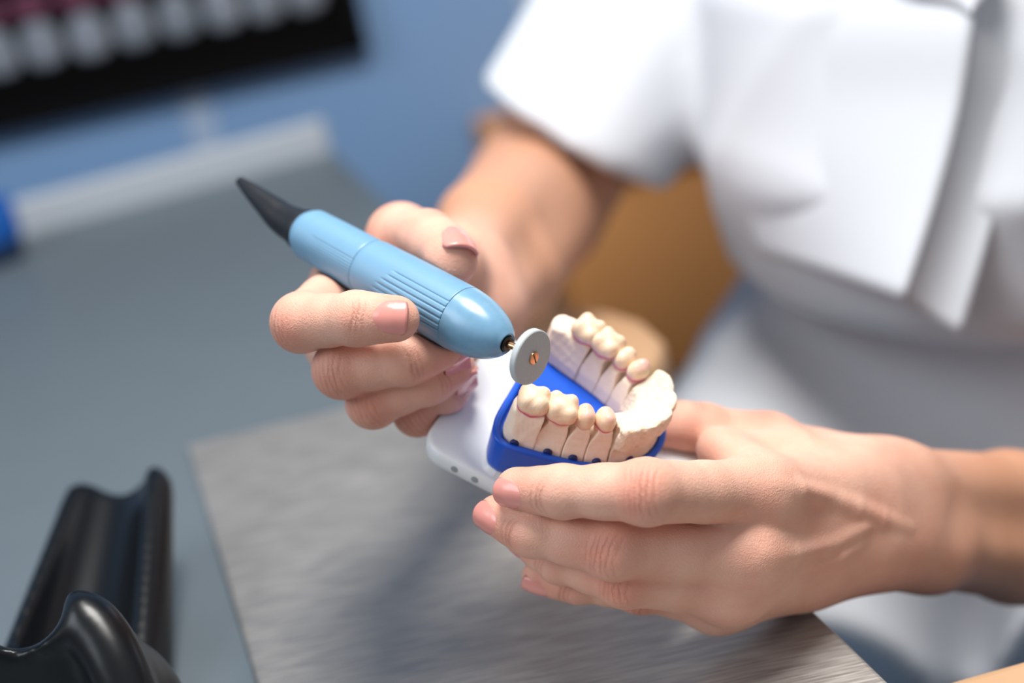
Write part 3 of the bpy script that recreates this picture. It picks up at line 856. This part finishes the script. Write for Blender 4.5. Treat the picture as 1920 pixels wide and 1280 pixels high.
for h, E, S, vox in ((left_hand, LE, None, VOX), (right_hand, RE, Rsh, VOX)):
    pts = [p for J in h.F.values() for p in J] + list(h.T) + [h.w, E] + ([S] if S is not None else [])
    lo, hi = hand_box(h, pts)
    V, Fq = mesh_field(h.field, lo, hi, vox, smooth=3)
    at = h.attrs(V)
    # forearms a little more tanned than the hands
    ax = unit(E - h.w); s_ = (V - h.w) @ ax
    tan = np.clip((s_ + .02) / .07, 0, 1) * .8
    bodyV.append(V); bodyF.append(Fq + nv); nv += len(V)
    A_red.append(at['red'] * (1 - tan)); A_cre.append(at['crease']); A_tan.append(tan)
V, Fq = mesh_field(torso_field, TP(0, 0, 0) - np.array([.55, .55, .36]), TP(0, 0, 0) + np.array([.55, .55, .66]), .005, smooth=2)
bodyV.append(V); bodyF.append(Fq + nv)
for A in (A_red, A_cre): A.append(np.zeros(len(V)))
A_tan.append(np.full(len(V), .8))
body = obj('body', np.vstack(bodyV), np.vstack(bodyF), M_SKIN, person, attrs=dict(red=np.concatenate(A_red), crease=np.concatenate(A_cre), tan=np.concatenate(A_tan)))
# nails
for k in ('index', 'middle', 'ring', 'pinky'):
    nail('fingernail', left_hand, LJ[k][3], LJ[k][2], LD[k], LR[k][3], L=.0106 if k != 'pinky' else .0092, parent=person)
for k in ('index', 'middle', 'ring', 'pinky'):
    nail('fingernail', right_hand, RJ[k][3], RJ[k][2], RD[k] if k == 'index' else camdir(.1, .9, .25), RR_[k][3], L=.0104 if k == 'index' else .0088, parent=person)
nail('fingernail', right_hand, RT[3], RT[2], camdir(.45, -.75, -.45), 7.8 * mm, L=.0125, parent=person)
# ------------------------------------------------------------------ bench and what stands on it
M_BENCH = mat('grey_laminate', (98, 108, 115), rough=.42, spec=.4, noise=(30, .3, (92, 102, 109)), bump=(1200, .12, .0004))
M_STRIP = mat('pale_grey_edging', (184, 191, 200), rough=.4)
M_WOOD = mat('pale_wood', (196, 158, 122), rough=.5, noise=(18, .5, (180, 140, 104)))
M_CAB = mat('brown_wood', (216, 152, 92), rough=.5, noise=(5, .6, (198, 134, 78)))
M_WALL = None
def steel_material():
    m = mat('brushed_steel', (176, 178, 182), rough=.34, metal=.6)
    nt = m.node_tree; b = nt.nodes['Principled BSDF']; tc = nt.nodes['Texture Coordinate']
    mp = nt.nodes.new('ShaderNodeMapping'); mp.inputs['Rotation'].default_value = (0, 0, math.radians(-22)); mp.inputs['Scale'].default_value = (60, 1400, 60)
    n = nt.nodes.new('ShaderNodeTexNoise'); n.inputs['Scale'].default_value = 1; n.inputs['Detail'].default_value = 5
    nt.links.new(tc.outputs['Object'], mp.inputs['Vector']); nt.links.new(mp.outputs['Vector'], n.inputs['Vector'])
    r = nt.nodes.new('ShaderNodeMapRange'); r.inputs['From Min'].default_value = .3; r.inputs['From Max'].default_value = .7; r.inputs['To Min'].default_value = .34; r.inputs['To Max'].default_value = .58
    nt.links.new(n.outputs['Fac'], r.inputs['Value']); nt.links.new(r.outputs['Result'], b.inputs['Roughness'])
    x = nt.nodes.new('ShaderNodeMix'); x.data_type = 'RGBA'; x.inputs[6].default_value = lin((139, 136, 133)); x.inputs[7].default_value = lin((187, 183, 178))
    nt.links.new(r.outputs['Result'], x.inputs[0]); r2 = nt.nodes.new('ShaderNodeMapRange'); r2.inputs['From Min'].default_value = .3; r2.inputs['From Max'].default_value = .7
    nt.links.new(n.outputs['Fac'], r2.inputs['Value']); nt.links.new(r2.outputs['Result'], x.inputs[0]); nt.links.new(x.outputs[2], b.inputs['Base Color'])
    bp = nt.nodes.new('ShaderNodeBump'); bp.inputs['Strength'].default_value = .12; bp.inputs['Distance'].default_value = .0002
    nt.links.new(n.outputs['Fac'], bp.inputs['Height']); nt.links.new(bp.outputs['Normal'], b.inputs['Normal'])
    return m
M_STEEL = steel_material()
FLOOR_Z = -.76; DRZ = -.235
# bench directions: e1 along the worker's edge (away), e2 across
Bc = on_z(622, 282); Bn = on_z(1662, 1282)
e1 = unit(Bc - Bn); e2 = np.array([-e1[1], e1[0], 0])   # e2 points away from the worker, to the left
bench = empty('dental_bench', (Bc + Bn) / 2 + e2 * .4 + np.array([0, 0, FLOOR_Z]), 'grey laboratory bench with pale edging, under the steel sheet', 'bench')
b0 = Bc; b1 = Bc - e1 * 1.45; b2 = b1 + e2 * .95; b3 = b0 + e2 * .95
def flat_poly(name, pts, z0, z1, material, parent, bw=None, **k):
    V, f = prism([(p[0], p[1]) for p in pts], z0, z1)
    o = obj(name, V, f, material, parent, smooth=False, **k)
    import bmesh
    bm = bmesh.new(); bm.from_mesh(o.data); bmesh.ops.recalc_face_normals(bm, faces=bm.faces); bm.to_mesh(o.data); bm.free()
    if bw: bevel(o, bw)
    return o
flat_poly('worktop', [b0, b1, b2, b3], -.034, 0, M_BENCH, bench, .002)
st = flat_poly('edge_strip', [b0 + e1 * .014, b0 - e1 * .001, b3 - e1 * .001, b3 + e1 * .014], -.034, .027, M_STRIP, bench, .004)
for s0, s1 in ((.05, .09), (1.30, 1.34)):
    a = b0 - e1 * s0; c = b0 - e1 * s1
    flat_poly('side_panel', [a + e2 * .50, c + e2 * .50, c + e2 * .88, a + e2 * .88], FLOOR_Z, -.034, M_BENCH, bench)
# wooden elbow rests on the worker's edge
q = [on_z(*p, -.004) for p in ((1010, 668), (900, 562), (960, 566), (1060, 572), (1140, 580), (1205, 598), (1246, 634), (1240, 668), (1200, 700), (1120, 770))]
q = [on_z(*p) for p in ()] + q
def inner(p): return p
flat_poly('armrest', q, -.030, -.0035, M_WOOD, bench, .006)['label'] = 'pale wooden elbow rest'
q2 = [on_z(*p, -.012) for p in ((1700, 1292), (1800, 1262), (1920, 1228), (2150, 1165), (2400, 1300), (2200, 1700), (1900, 1700))]
flat_poly('armrest', q2, -.034, -.012, M_WOOD, bench, .005)['label'] = 'pale wooden elbow rest'

# steel sheet
s_a = on_z(352, 838, .002); s_b = on_z(482, 1282, .002)
f1 = unit(s_b - s_a)
def on_edge(p):   # foot on the worker's edge, going along -e2
    t = (p - Bc) @ e2; return p - e2 * (t - .001)
pA = s_a; pB = s_a + f1 * .46
qa = on_z(640, 770, .002); ed = unit(qa - s_a)
def hit(p, d):    # where p + t d meets the worker's edge
    t = -((p - Bc) @ e2 - .001) / (d @ e2); return p + t * d
pD = hit(pA, ed); pC = hit(pB, ed)
sheet = flat_poly('steel_sheet', [pA, pB, pC, pD], 0.0002, .0036, M_STEEL, None, .0016, base=(pA + pC) / 2 * np.array([1, 1, 0]) + np.array([0, 0, .0002]))
tag(sheet, 'brushed steel sheet lying on the grey bench below the hands', 'metal sheet')

# black holder, lower left
M_GLOSS = mat('gloss_black_plastic', (10, 13, 17), rough=.30, spec=.36)
hold_c = W(150, 1330, .49); hold_base = np.array([hold_c[0], hold_c[1], 0])
TL, TR_ = W(146, 935, .560), W(283, 915, .553)
BL, BR = W(20, 1290, .480), W(262, 1340, .475)
HP = []
dn_h = camdir(0, .1, 1)
for i in range(22):                                    # rear arm: a thick rounded slab ...
    t = i / 21; a = TL * (1 - t) + BL * t; c = TR_ * (1 - t) + BR * t; w_ = unit(c - a)
    HP.append(RC(a + w_ * .004 + dn_h * .004, c - w_ * .003 + dn_h * .003, .0088 + .002 * t, .0098 + .002 * t))
mt, mb = (TL + TR_) / 2, (BL + BR) / 2
CH = [RC(mt - dn_h * .0125 + (mt - mb) * .2 + (TL - TR_) * .06, mb - dn_h * .016 + (BL - BR) * .05, .0150, .0210),   # ... with a long hollow down its face
      RC(mt - dn_h * .004 + (TL - TR_) * .10 + camdir(0, -1, 0) * .013, mt + dn_h * .02 + (TL - TR_) * .10 + camdir(0, -1, 0) * .011, .0085, .0085)]
fr = [(-150, 1190, .424), (-70, 1168, .424), (20, 1170, .424), (95, 1172, .424), (150, 1160, .424), (190, 1196, .421), (225, 1262, .417), (262, 1370, .413)]
fp = [np.array(p) for p in catmull([W(*p) for p in fr], 4)]
HP2 = []
for i, p in enumerate(fp):
    g = np.array([p[0], p[1] + .012, .010]); m_ = p * .5 + g * .5 + camdir(0, 0, 1) * .004
    HP2 += [RC(p, m_, .0062, .0105), RC(m_, g, .0105, .0125)]
    if i: HP2.append(RC(fp[i - 1], p, .0062, .0062))
CH2 = [RC(W(30, 1120, .39), W(45, 1150, .47), .0125, .0125)]
HP3 = [RC(BL, np.array([BL[0], BL[1], .010]), .010, .010), RC(BR, np.array([BR[0], BR[1], .010]), .010, .010)]
for t in np.linspace(0, 1, 7):
    a = np.array([BL[0], BL[1], .010]) * (1 - t) + np.array([BR[0], BR[1], .010]) * t
    c = np.array([fp[0][0], fp[0][1] + .02, .010]) * (1 - t) + np.array([fp[-1][0], fp[-1][1] + .02, .010]) * t
    HP3.append(RC(a, c, .010, .010)); HP3.append(RC(BL * (1 - t) + BR * t + dn_h * .004, a, .009, .010))
def hold_field(P, box=None):
    d1 = full(union(HP, P, box, .004), P)
    for k_, c_ in zip((.006, .004), CH): d1 = smax(d1, -c_.ev(P), k_)
    d2 = full(union(HP2, P, box, .004), P)
    d2 = smax(d2, -CH2[0].ev(P), .005)
    d = smin(smin(d1, d2, .003), full(union(HP3, P, box, .006), P), .006)
    return smax(d, .0003 - P[:, 2], .0015)
allp = np.array([TL, TR_, BL, BR] + fp)
V, Fq = mesh_field(hold_field, np.r_[allp[:, :2].min(0) - .03, -.004], allp.max(0) + .03, .0016, smooth=3)
holder = obj('handpiece_holder', V, Fq, M_GLOSS, None, base=hold_base)
tag(holder, 'glossy black curved two-cradle holder standing at the lower left of the bench', 'holder')

# blue tub at the left end of the edging
tb = on_z(-6, 490); tubc = np.array([tb[0], tb[1], 0])
M_TUB = mat('deep_blue_plastic', (20, 92, 178), rough=.4); M_TUBD = mat('tub_shadow_navy', (18, 40, 70), rough=.4)  # darker cup colour stands in for the shadow under the blue tub
tub = empty('tub', tubc, 'small blue lidded tub at the left end of the bench edging', 'tub')
v, f = lathe([(0, .020), (.001, .0225), (.016, .0225), (.017, .021)], tubc, Z_, X_, Y_, 48); autosmooth(obj('cup', v, f, M_TUBD, tub), 40)
v, f = lathe([(.0165, .0242), (.0175, .0248), (.043, .0248), (.0455, .0232), (.0458, .0)], tubc, Z_, X_, Y_, 48); autosmooth(obj('lid', v, f, M_TUB, tub), 40)

# ------------------------------------------------------------------ room
def tile_material():
    m = mat('blue_tile', (98, 138, 184), rough=.45, spec=.4)
    nt = m.node_tree; b = nt.nodes['Principled BSDF']; tc = nt.nodes['Texture Coordinate']
    mp = nt.nodes.new('ShaderNodeMapping'); nt.links.new(tc.outputs['Object'], mp.inputs['Vector'])
    mp.inputs['Location'].default_value = WALL_OFF
    mp.inputs['Rotation'].default_value = (math.radians(90), 0, 0)
    br = nt.nodes.new('ShaderNodeTexBrick'); br.offset = 0; br.inputs['Scale'].default_value = 1
    br.inputs['Brick Width'].default_value = .33; br.inputs['Row Height'].default_value = 2.6; br.inputs['Mortar Size'].default_value = .014
    br.inputs['Mortar Smooth'].default_value = .2
    br.inputs['Color1'].default_value = lin((124, 160, 204)); br.inputs['Color2'].default_value = lin((130, 164, 206)); br.inputs['Mortar'].default_value = lin((164, 184, 212))
    nt.links.new(mp.outputs['Vector'], br.inputs['Vector']); nt.links.new(br.outputs['Color'], b.inputs['Base Color'])
    return m
WALL_OFF = (0, 0, 0)
M_WALL = tile_material()
wa = math.radians(9); w_x = np.array([math.cos(wa), math.sin(wa), 0]); w_n = np.array([w_x[1], -w_x[0], 0])
WP = b0 + e1 * .16
def on_wall(x, y, off=0.0):
    r = F_ + (x - 960) / FPX * RC_ - (y - 640) / FPX * UC_
    return CAM + r * (((WP + w_n * off - CAM) @ w_n) / (r @ w_n))
def wall(name, O, ax, n, x0, x1, z0, z1, th, material):
    c = O + ax * (x0 + x1) / 2 - n * th / 2 + Z_ * (z0 + z1) / 2
    c[2] = (z0 + z1) / 2
    v, f = boxv(np.zeros(3), np.array([1., 0, 0]), np.array([0, 1., 0]), Z_, (x1 - x0) / 2, th / 2, (z1 - z0) / 2)
    o = obj(name, v, f, material, None, smooth=False)
    o.location = Vector(c); o.rotation_euler = (0, 0, math.atan2(ax[1], ax[0])); o['kind'] = 'structure'; return o
wb = wall('wall_back', WP, w_x, w_n, -1.6, 1.9, FLOOR_Z, 1.9, .10, M_WALL)
# line up one tile joint with the pale vertical joint beside the display
jp = on_wall(398, 250); loc = np.array(wb.location); lx = (jp - loc) @ w_x
for n in M_WALL.node_tree.nodes:
    if n.type == 'MAPPING': n.inputs['Location'].default_value = (-lx + .33 * 20 + .007, 1.5, 0)
M_FLOOR = mat('dark_floor', (70, 74, 80), rough=.5, noise=(6, .4, (60, 64, 70)))
v, f = boxv((0.2, .6, FLOOR_Z - .05), X_, Y_, Z_, 2.2, 2.4, .05)
tag(obj('floor', v, f, M_FLOOR, None, smooth=False), kind='structure')

# framed tooth picture on the wall
M_FR = mat('black_frame', (6, 6, 8), rough=.6, spec=.12); M_BK = mat('black_print', (4, 4, 5), rough=.7, spec=.08)
M_TOOTH = mat('printed_grey_tooth', (138, 144, 156), rough=.6, spec=.2, noise=(30, .5, (92, 104, 112))); M_GUM = mat('printed_gum', (104, 56, 78), rough=.6, spec=.2, noise=(30, .5, (70, 38, 54)))
d0 = on_wall(4, 246, .012); d1 = on_wall(692, 92, .012); dx = unit(d1 - d0); dz = unit(np.cross(dx, -w_n)); 
if dz[2] < 0: dz = -dz
dn = unit(np.cross(dx, dz)); dn = dn if dn @ w_n > 0 else -dn
def on_disp(x, y, off=0.0):
    r = F_ + (x - 960) / FPX * RC_ - (y - 640) / FPX * UC_; o = d0 + dn * off
    return CAM + r * (((o - CAM) @ dn) / (r @ dn))
DW, DH = .62, .30
dc = d1 - dx * DW / 2 + dz * DH / 2
disp = empty('tooth_display', dc - dz * DH / 2, 'black framed display of a row of grey teeth on the blue wall', 'display')
v, f = boxv(dc - dn * .012, dx, dz, dn, DW / 2, DH / 2, .012); bevel(obj('backing', v, f, M_BK, disp, smooth=False), .002)
for sx, sz, hx, hz in ((0, -1, DW / 2, .008), (0, 1, DW / 2, .008), (-1, 0, .008, DH / 2), (1, 0, .008, DH / 2)):
    v, f = boxv(dc + dx * sx * (DW / 2 - .008) + dz * sz * (DH / 2 - .008) + dn * .003, dx, dz, dn, hx, hz, .005)
    obj('frame', v, f, M_FR, disp, smooth=False)
tp = [(-85, 128), (-5, 116), (78, 98), (166, 82), (250, 62), (334, 44), (415, 28), (493, 12), (570, -4)]
for i, (x, y) in enumerate(tp):
    c = on_disp(x, y - 16)
    hw = .0165; hh = .021
    mx = np.stack([dx, dz, dn])
    th = []
    V = []; f = []; nn = 28
    for rr, zz in ((1.0, 0.0), (1.0, .0022), (.86, .0045), (.45, .0058)):
        for j in range(nn):
            a = 2 * math.pi * j / nn; ca, sa = math.cos(a), math.sin(a)
            X = hw * rr * math.copysign(abs(ca) ** .75, ca); Zz = hh * rr * math.copysign(abs(sa) ** .75, sa)
            X *= 1 - .12 * (Zz / hh)
            V.append(c + dx * X + dz * Zz + dn * zz)
    for r in range(3):
        for j in range(nn): f.append((r * nn + j, r * nn + (j + 1) % nn, (r + 1) * nn + (j + 1) % nn, (r + 1) * nn + j))
    f.append(tuple(3 * nn + j for j in range(nn))); f.append(tuple(range(nn - 1, -1, -1)))
    obj('tooth', V, f, M_TOOTH, disp)
    g = c + dz * .032
    v2, f2 = [], []
    for rr, zz in ((1.0, 0.0), (1.0, .0024), (.7, .0052)):
        for j in range(nn):
            a = 2 * math.pi * j / nn; v2.append(g + dx * .0185 * rr * math.cos(a) + dz * .013 * rr * math.sin(a) + dn * (zz + .0005))
    for r in range(2):
        for j in range(nn): f2.append((r * nn + j, r * nn + (j + 1) % nn, (r + 1) * nn + (j + 1) % nn, (r + 1) * nn + j))
    f2.append(tuple(2 * nn + j for j in range(nn))); f2.append(tuple(range(nn - 1, -1, -1)))
    obj('gum', v2, f2, M_GUM, disp)

# brown cabinet behind the worker, against the wall
OFF = .27
cl = on_wall(1052, 490, OFF); cl[2] = 0
cab = empty('wooden_cabinet', cl + w_x * .42 - w_n * OFF * .5 + Z_ * FLOOR_Z, 'brown wooden cabinet standing against the blue wall behind the person', 'cabinet')
M_DRK = mat('dark_recess_shade', (30, 24, 20), rough=.7)  # shade of the gaps put into the carcass and plinth colour
def cbox(name, x0, x1, y0, y1, z0, z1, material, bw=None):
    c = cl + w_x * (x0 + x1) / 2 - w_n * (y0 + y1) / 2 + Z_ * (z0 + z1) / 2
    v, f = boxv(c, w_x, -w_n, Z_, (x1 - x0) / 2, (y1 - y0) / 2, (z1 - z0) / 2)
    o = obj(name, v, f, material, cab, smooth=False)
    if bw: bevel(o, bw)
    return o
CT = float(on_wall(935, 400, OFF)[2])
cbox('carcass', 0, .84, .02, OFF - .006, FLOOR_Z + .08, CT, M_DRK)
cbox('plinth', .01, .83, .05, OFF - .006, FLOOR_Z, FLOOR_Z + .08, M_DRK)
cbox('top_panel', -.004, .844, -.006, OFF - .006, CT, CT + .018, M_CAB, .002)
cbox('side_panel', -.004, .0, .0, OFF - .006, FLOOR_Z + .08, CT, M_CAB)
cbox('drawer', .002, .838, 0, .02, DRZ, CT - .004, M_CAB, .002)
for a, c in ((.002, .419), (.421, .838)):
    cbox('door', a, c, 0, .02, FLOOR_Z + .085, DRZ - .035, M_CAB, .002)

# stool below the worker
stool = empty('stool', TP(0, 0, FLOOR_Z), 'black padded stool the person in white sits on', 'stool')
v, f = lathe([(0, .05), (.0, .19), (.02, .205), (.05, .205), (.072, .19), (.08, .12), (.08, .0)], TP(0, .02, -.405), Z_, X_, Y_, 48); autosmooth(obj('seat', v, f, M_BLK, stool), 50)
v, f = lathe([(.03, .03), (.355, .03)], TP(0, .02, FLOOR_Z), Z_, X_, Y_, 24); obj('post', v, f, M_DARK, stool)
for i in range(5):
    a = i * 2 * math.pi / 5; e = TP(0, .02, FLOOR_Z + .035) + .26 * np.array([math.cos(a), math.sin(a), 0])
    v, f = tube([TP(0, .02, FLOOR_Z + .05), e, e - Z_ * .033], [.018, .014, .014], 10); obj('leg', v, f, M_BLK, stool)
HEM_T = .20; SLV = .057
# ------------------------------------------------------------------ clothing (children of the person)
M_COAT = mat('white_cotton', (206, 210, 217), rough=.85, spec=.2, bump=(900, .2, .0006))
M_TROU = mat('blue_trousers', (88, 130, 168), rough=.85, spec=.2, bump=(700, .2, .0006))
def folds(P, seed, f=18, amp=.0035):
    a, b, z = tl(P); Q = np.stack([a, b, z], 1)
    r = np.random.RandomState(seed); o = 0
    for i in range(4):
        k = r.normal(size=3) * np.array([1, .6, .7]); k = k / np.linalg.norm(k) * f * (.7 + .5 * i)
        s = np.sin(Q @ k + r.uniform(0, 6)); o = o + (1 - np.abs(s)) ** 2 / (1 + .4 * i)
    return -amp * (o - 1)
hem_c = RE + (Rsh - RE) * HEM_T
sl_ax = unit(unit(Rsh - RE) - .42 * F_)
upper = Loft([(-.03, .140, .140, .060), (.0, .154, .156, .068), (.06, .162, .162, .066), (.14, .165, .150, .050), (.21, .155, .120, .025), (.27, .12, .085, .015)])
lower = Loft([(-.30, .20, .15, .03), (-.20, .20, .165, .03), (-.12, .185, .150, .03), (-.05, .163, .122, .034), (.0, .140, .105, .035), (.06, .13, .10, .04)])
skirt = [RC(TP(.100, .05, -.16), TP(.125, .22, -.190), .125, .107), RC(TP(-.085, .02, -.17), TP(-.11, .22, -.190), .115, .104)]
shoulders = [RC(TP(.10, .0, .20), Rsh, .075, .068), RC(TP(-.10, .0, .22), Lsh, .075, .068)]
Lhem = Lsh + (LE - Lsh) * .55
def coat_field(P, box=None):
    d = smin(upper.ev(P), lower.ev(P), .012)
    d = smin(d, full(union(skirt, P, box, .03), P), .04)
    d = smin(d, full(union(shoulders, P, box, .02), P), .04)
    d = d + folds(P, 4, 17, .0045)
    for S, H, ax, ra, rb, inn in ((Rsh, hem_c, sl_ax, .070, SLV, .044), (Lsh, Lhem, unit(Lsh - LE), .070, .056, .044)):
        q = P - H; t = q @ ax
        sl = RC(S, H - unit(S - H) * .05, ra, rb).ev(P) + folds(P, 9, 11, .0028)
        sl = smax(sl, -t, .004)
        hole = RC(H - unit(S - H) * .1, H + unit(S - H) * .05, rb - .010, rb - .010).ev(P)
        sl = smax(sl, -hole, .003)
        d = smin(d, sl, .02)
        d = smax(d, -RC(H - unit(S - H) * .1, H + unit(S - H) * .04, rb - .010, rb - .010).ev(P), .003)
    neck = RC(TP(0, .02, .25), TP(0, .03, .45), .058, .07).ev(P)
    d = smax(d, -neck, .006)
    d = smax(d, -.27 - P[:, 2], .004); q_ = tl(P); d = smax(d, np.where(q_[2] < -.08, q_[1] - .268 - .35 * q_[0] - .25 * (q_[2] + .08), -1), .004)
    return d
V, Fq = mesh_field(coat_field, TP(0, 0, 0) - np.array([.55, .55, .32]), TP(0, 0, 0) + np.array([.55, .55, .40]), .0045, smooth=3)
coat = obj('coat', V, Fq, M_COAT, person); V_COAT, F_COAT = V, Fq

def sheet_between(name, A, B, th, material, parent, bulge=0.0, nv=10, nrm=None):
    A = catmull(A, 8); B = catmull(B, 8); n = len(A); V = []; f = []
    for a, b in zip(A, B):
        for j in range(nv + 1):
            t = j / nv; V.append(a * (1 - t) + b * t + nrm * bulge * math.sin(math.pi * t))
    m = len(V); V = V + [v - nrm * th for v in V]
    st = nv + 1
    for i in range(n - 1):
        for j in range(nv):
            q = (i * st + j, i * st + j + 1, (i + 1) * st + j + 1, (i + 1) * st + j)
            f.append(q); f.append(tuple(m + x for x in reversed(q)))
    rg = list(range(st)) + [i * st + nv for i in range(1, n)] + [(n - 1) * st + j for j in range(nv - 1, -1, -1)] + [i * st for i in range(n - 2, 0, -1)]
    for i in range(len(rg)):
        a, c = rg[i], rg[(i + 1) % len(rg)]; f.append((c, a, m + a, m + c))
    o = obj(name, V, f, material, parent)
    import bmesh
    bm = bmesh.new(); bm.from_mesh(o.data); bmesh.ops.recalc_face_normals(bm, faces=bm.faces); bm.to_mesh(o.data); bm.free()
    return o
# trousers: both thighs, running under the bench
tro = [RC(TP(.09, -.02, -.225), TP(.115, .43, -.225), .092, .070), RC(TP(-.09, -.02, -.225), TP(-.125, .43, -.225), .092, .070),
       RC(TP(.115, .43, -.225), TP(.13, .40, -.712), .070, .046), RC(TP(-.125, .43, -.225), TP(-.14, .40, -.712), .070, .046), RC(TP(.06, -.02, -.22), TP(-.06, -.02, -.22), .10, .10)]
def tro_field(P, box=None): return full(union(tro, P, box, .02), P) + folds(P, 12, 26, .003)
V, Fq = mesh_field(tro_field, TP(0, 0, 0) + np.array([-.75, -.75, -.76]), TP(0, 0, 0) + np.array([.5, .5, -.05]), .008, smooth=2)
trousers = obj('trousers', V, Fq, M_TROU, person)

# front band and panel edge of the coat, laid on its surface
from mathutils.bvhtree import BVHTree
bvh = BVHTree.FromPolygons([Vector(v) for v in V_COAT], [tuple(int(i) for i in q) for q in F_COAT])
def depth_at(x, y):
    r = F_ + (x - 960) / FPX * RC_ - (y - 640) / FPX * UC_
    h = bvh.ray_cast(Vector(CAM), Vector(unit(r)))
    return None if h[0] is None else float((np.array(h[0]) - CAM) @ F_)
def on_coat(pts, off):
    d = [depth_at(x, y) for x, y in pts]; known = [(y, q) for (x, y), q in zip(pts, d) if q is not None and y < 430]
    k = np.polyfit([a for a, _ in known], [b for _, b in known], 1)
    return [W(x, y, (q if (q is not None and y < 430) else float(np.polyval(k, y))) - off) for (x, y), q in zip(pts, d)]
toCam = unit(-F_)
A = [(1838, -110), (1820, 40), (1797, 200), (1750, 380), (1690, 560)]
B = [(2010, -110), (1945, 110), (1902, 270), (1856, 445), (1802, 628)]
C_ = [(1440, -110), (1420, 40), (1395, 180), (1385, 320), (1420, 470)]
pa, pb, pc_ = on_coat(A, .016), on_coat(B, -.004), on_coat(C_, -.004)
sheet_between('placket', pa, pb, .003, M_COAT, person, -.004, 10, toCam)
pa2 = [p + toCam * .004 for p in pa]
sheet_between('front_panel', pc_, pa2, .004, M_COAT, person, .004, 18, toCam)
la, lb = on_coat([(1500, -260), (1580, -130), (1690, -30), (1800, 28)], .014), on_coat([(1800, -260), (1850, -150), (1880, -60), (1822, 34)], .018)
sheet_between('lapel', la, lb, .004, M_COAT, person, .006, 10, toCam)
# hair framing the face, above the picture
M_HAIR = mat('brown_hair', (58, 34, 26), rough=.45, noise=(60, .6, (36, 20, 16)))
hair_p = [EL(HEADC + t_f * -.018 + Z_ * .018, np.stack([t_r, t_f, Z_]), (.084, .098, .118))]
hair_p += [RC(HEADC + t_r * s * .078 + t_f * -.01, HEADC + t_r * s * .085 + t_f * .03 - Z_ * .20, .03, .018) for s in (-1, 1)]
hair_p += [RC(HEADC - t_f * .07, HEADC - t_f * .06 - Z_ * .19, .05, .03)]
def hair_field(P, box=None):
    d = full(union(hair_p, P, box, .015), P)
    face = EL(HEADC + t_f * .085 - Z_ * .02, np.stack([t_r, t_f, Z_]), (.066, .075, .085)).ev(P)
    a, b, z = tl(P)
    return smax(d, -face, .01) + .0016 * np.sin(np.arctan2(a, b) * 46 + 3 * np.sin(z * 30))
V, Fq = mesh_field(hair_field, HEADC - .26, HEADC + .2, .004, smooth=2)
obj('hair', V, Fq, M_HAIR, person)
M_EYE = mat('eye_white', (236, 234, 230), rough=.2); M_IRIS = mat('brown_iris', (60, 40, 28), rough=.2)
for s in (-1, 1):
    c = HEADC + t_r * s * .031 + t_f * .078 + Z_ * .004
    v, f = lathe([(.0118 * -math.cos(a), max(.0118 * math.sin(a), 1e-5)) for a in np.linspace(0, math.pi, 16)], c, t_f, t_r, Z_, 24)
    e = obj('eye', v, f, M_EYE, person)
    v, f = lathe([(.0103, .0056), (.0120, .0030), (.0122, 1e-5)], c, t_f, t_r, Z_, 24); obj('iris', v, f, M_IRIS, e)
# ------------------------------------------------------------------ light
world = bpy.data.worlds.new('world'); scene.world = world; world.use_nodes = True
bg = world.node_tree.nodes['Background']; bg.inputs['Color'].default_value = (.86, .93, 1.0, 1); bg.inputs['Strength'].default_value = .46
# the room is bright above and dim towards the floor
_nt = world.node_tree; _tc = _nt.nodes.new('ShaderNodeTexCoord'); _sp = _nt.nodes.new('ShaderNodeSeparateXYZ')
_mr = _nt.nodes.new('ShaderNodeMapRange'); _mr.inputs['From Min'].default_value = -.35; _mr.inputs['From Max'].default_value = .45
_mx = _nt.nodes.new('ShaderNodeMix'); _mx.data_type = 'RGBA'; _mx.inputs[6].default_value = (.10, .11, .12, 1); _mx.inputs[7].default_value = (.90, .95, 1.0, 1)
_nt.links.new(_tc.outputs['Generated'], _sp.inputs[0]); _nt.links.new(_sp.outputs['Z'], _mr.inputs['Value']); _nt.links.new(_mr.outputs['Result'], _mx.inputs[0]); _nt.links.new(_mx.outputs[2], bg.inputs['Color'])
def area(name, loc, target, size, power, col=(1, 1, 1)):
    l = bpy.data.lights.new(name, 'AREA'); l.energy = power; l.size = size; l.color = col; l.shape = 'DISK'
    o = bpy.data.objects.new(name, l); COL.objects.link(o); o.location = Vector(loc)
    o.rotation_euler = (Vector(target) - Vector(loc)).to_track_quat('-Z', 'Y').to_euler()
    return o
area('bench_lamp_light', (.10, .44, .92), (.0, .45, .05), .38, 12.3, (1, .97, .92))
area('fill_light', (-1.5, -.2, 1.4), (0, .5, .1), 1.2, 17, (.86, .93, 1))  # added fill from the left; no window stands there
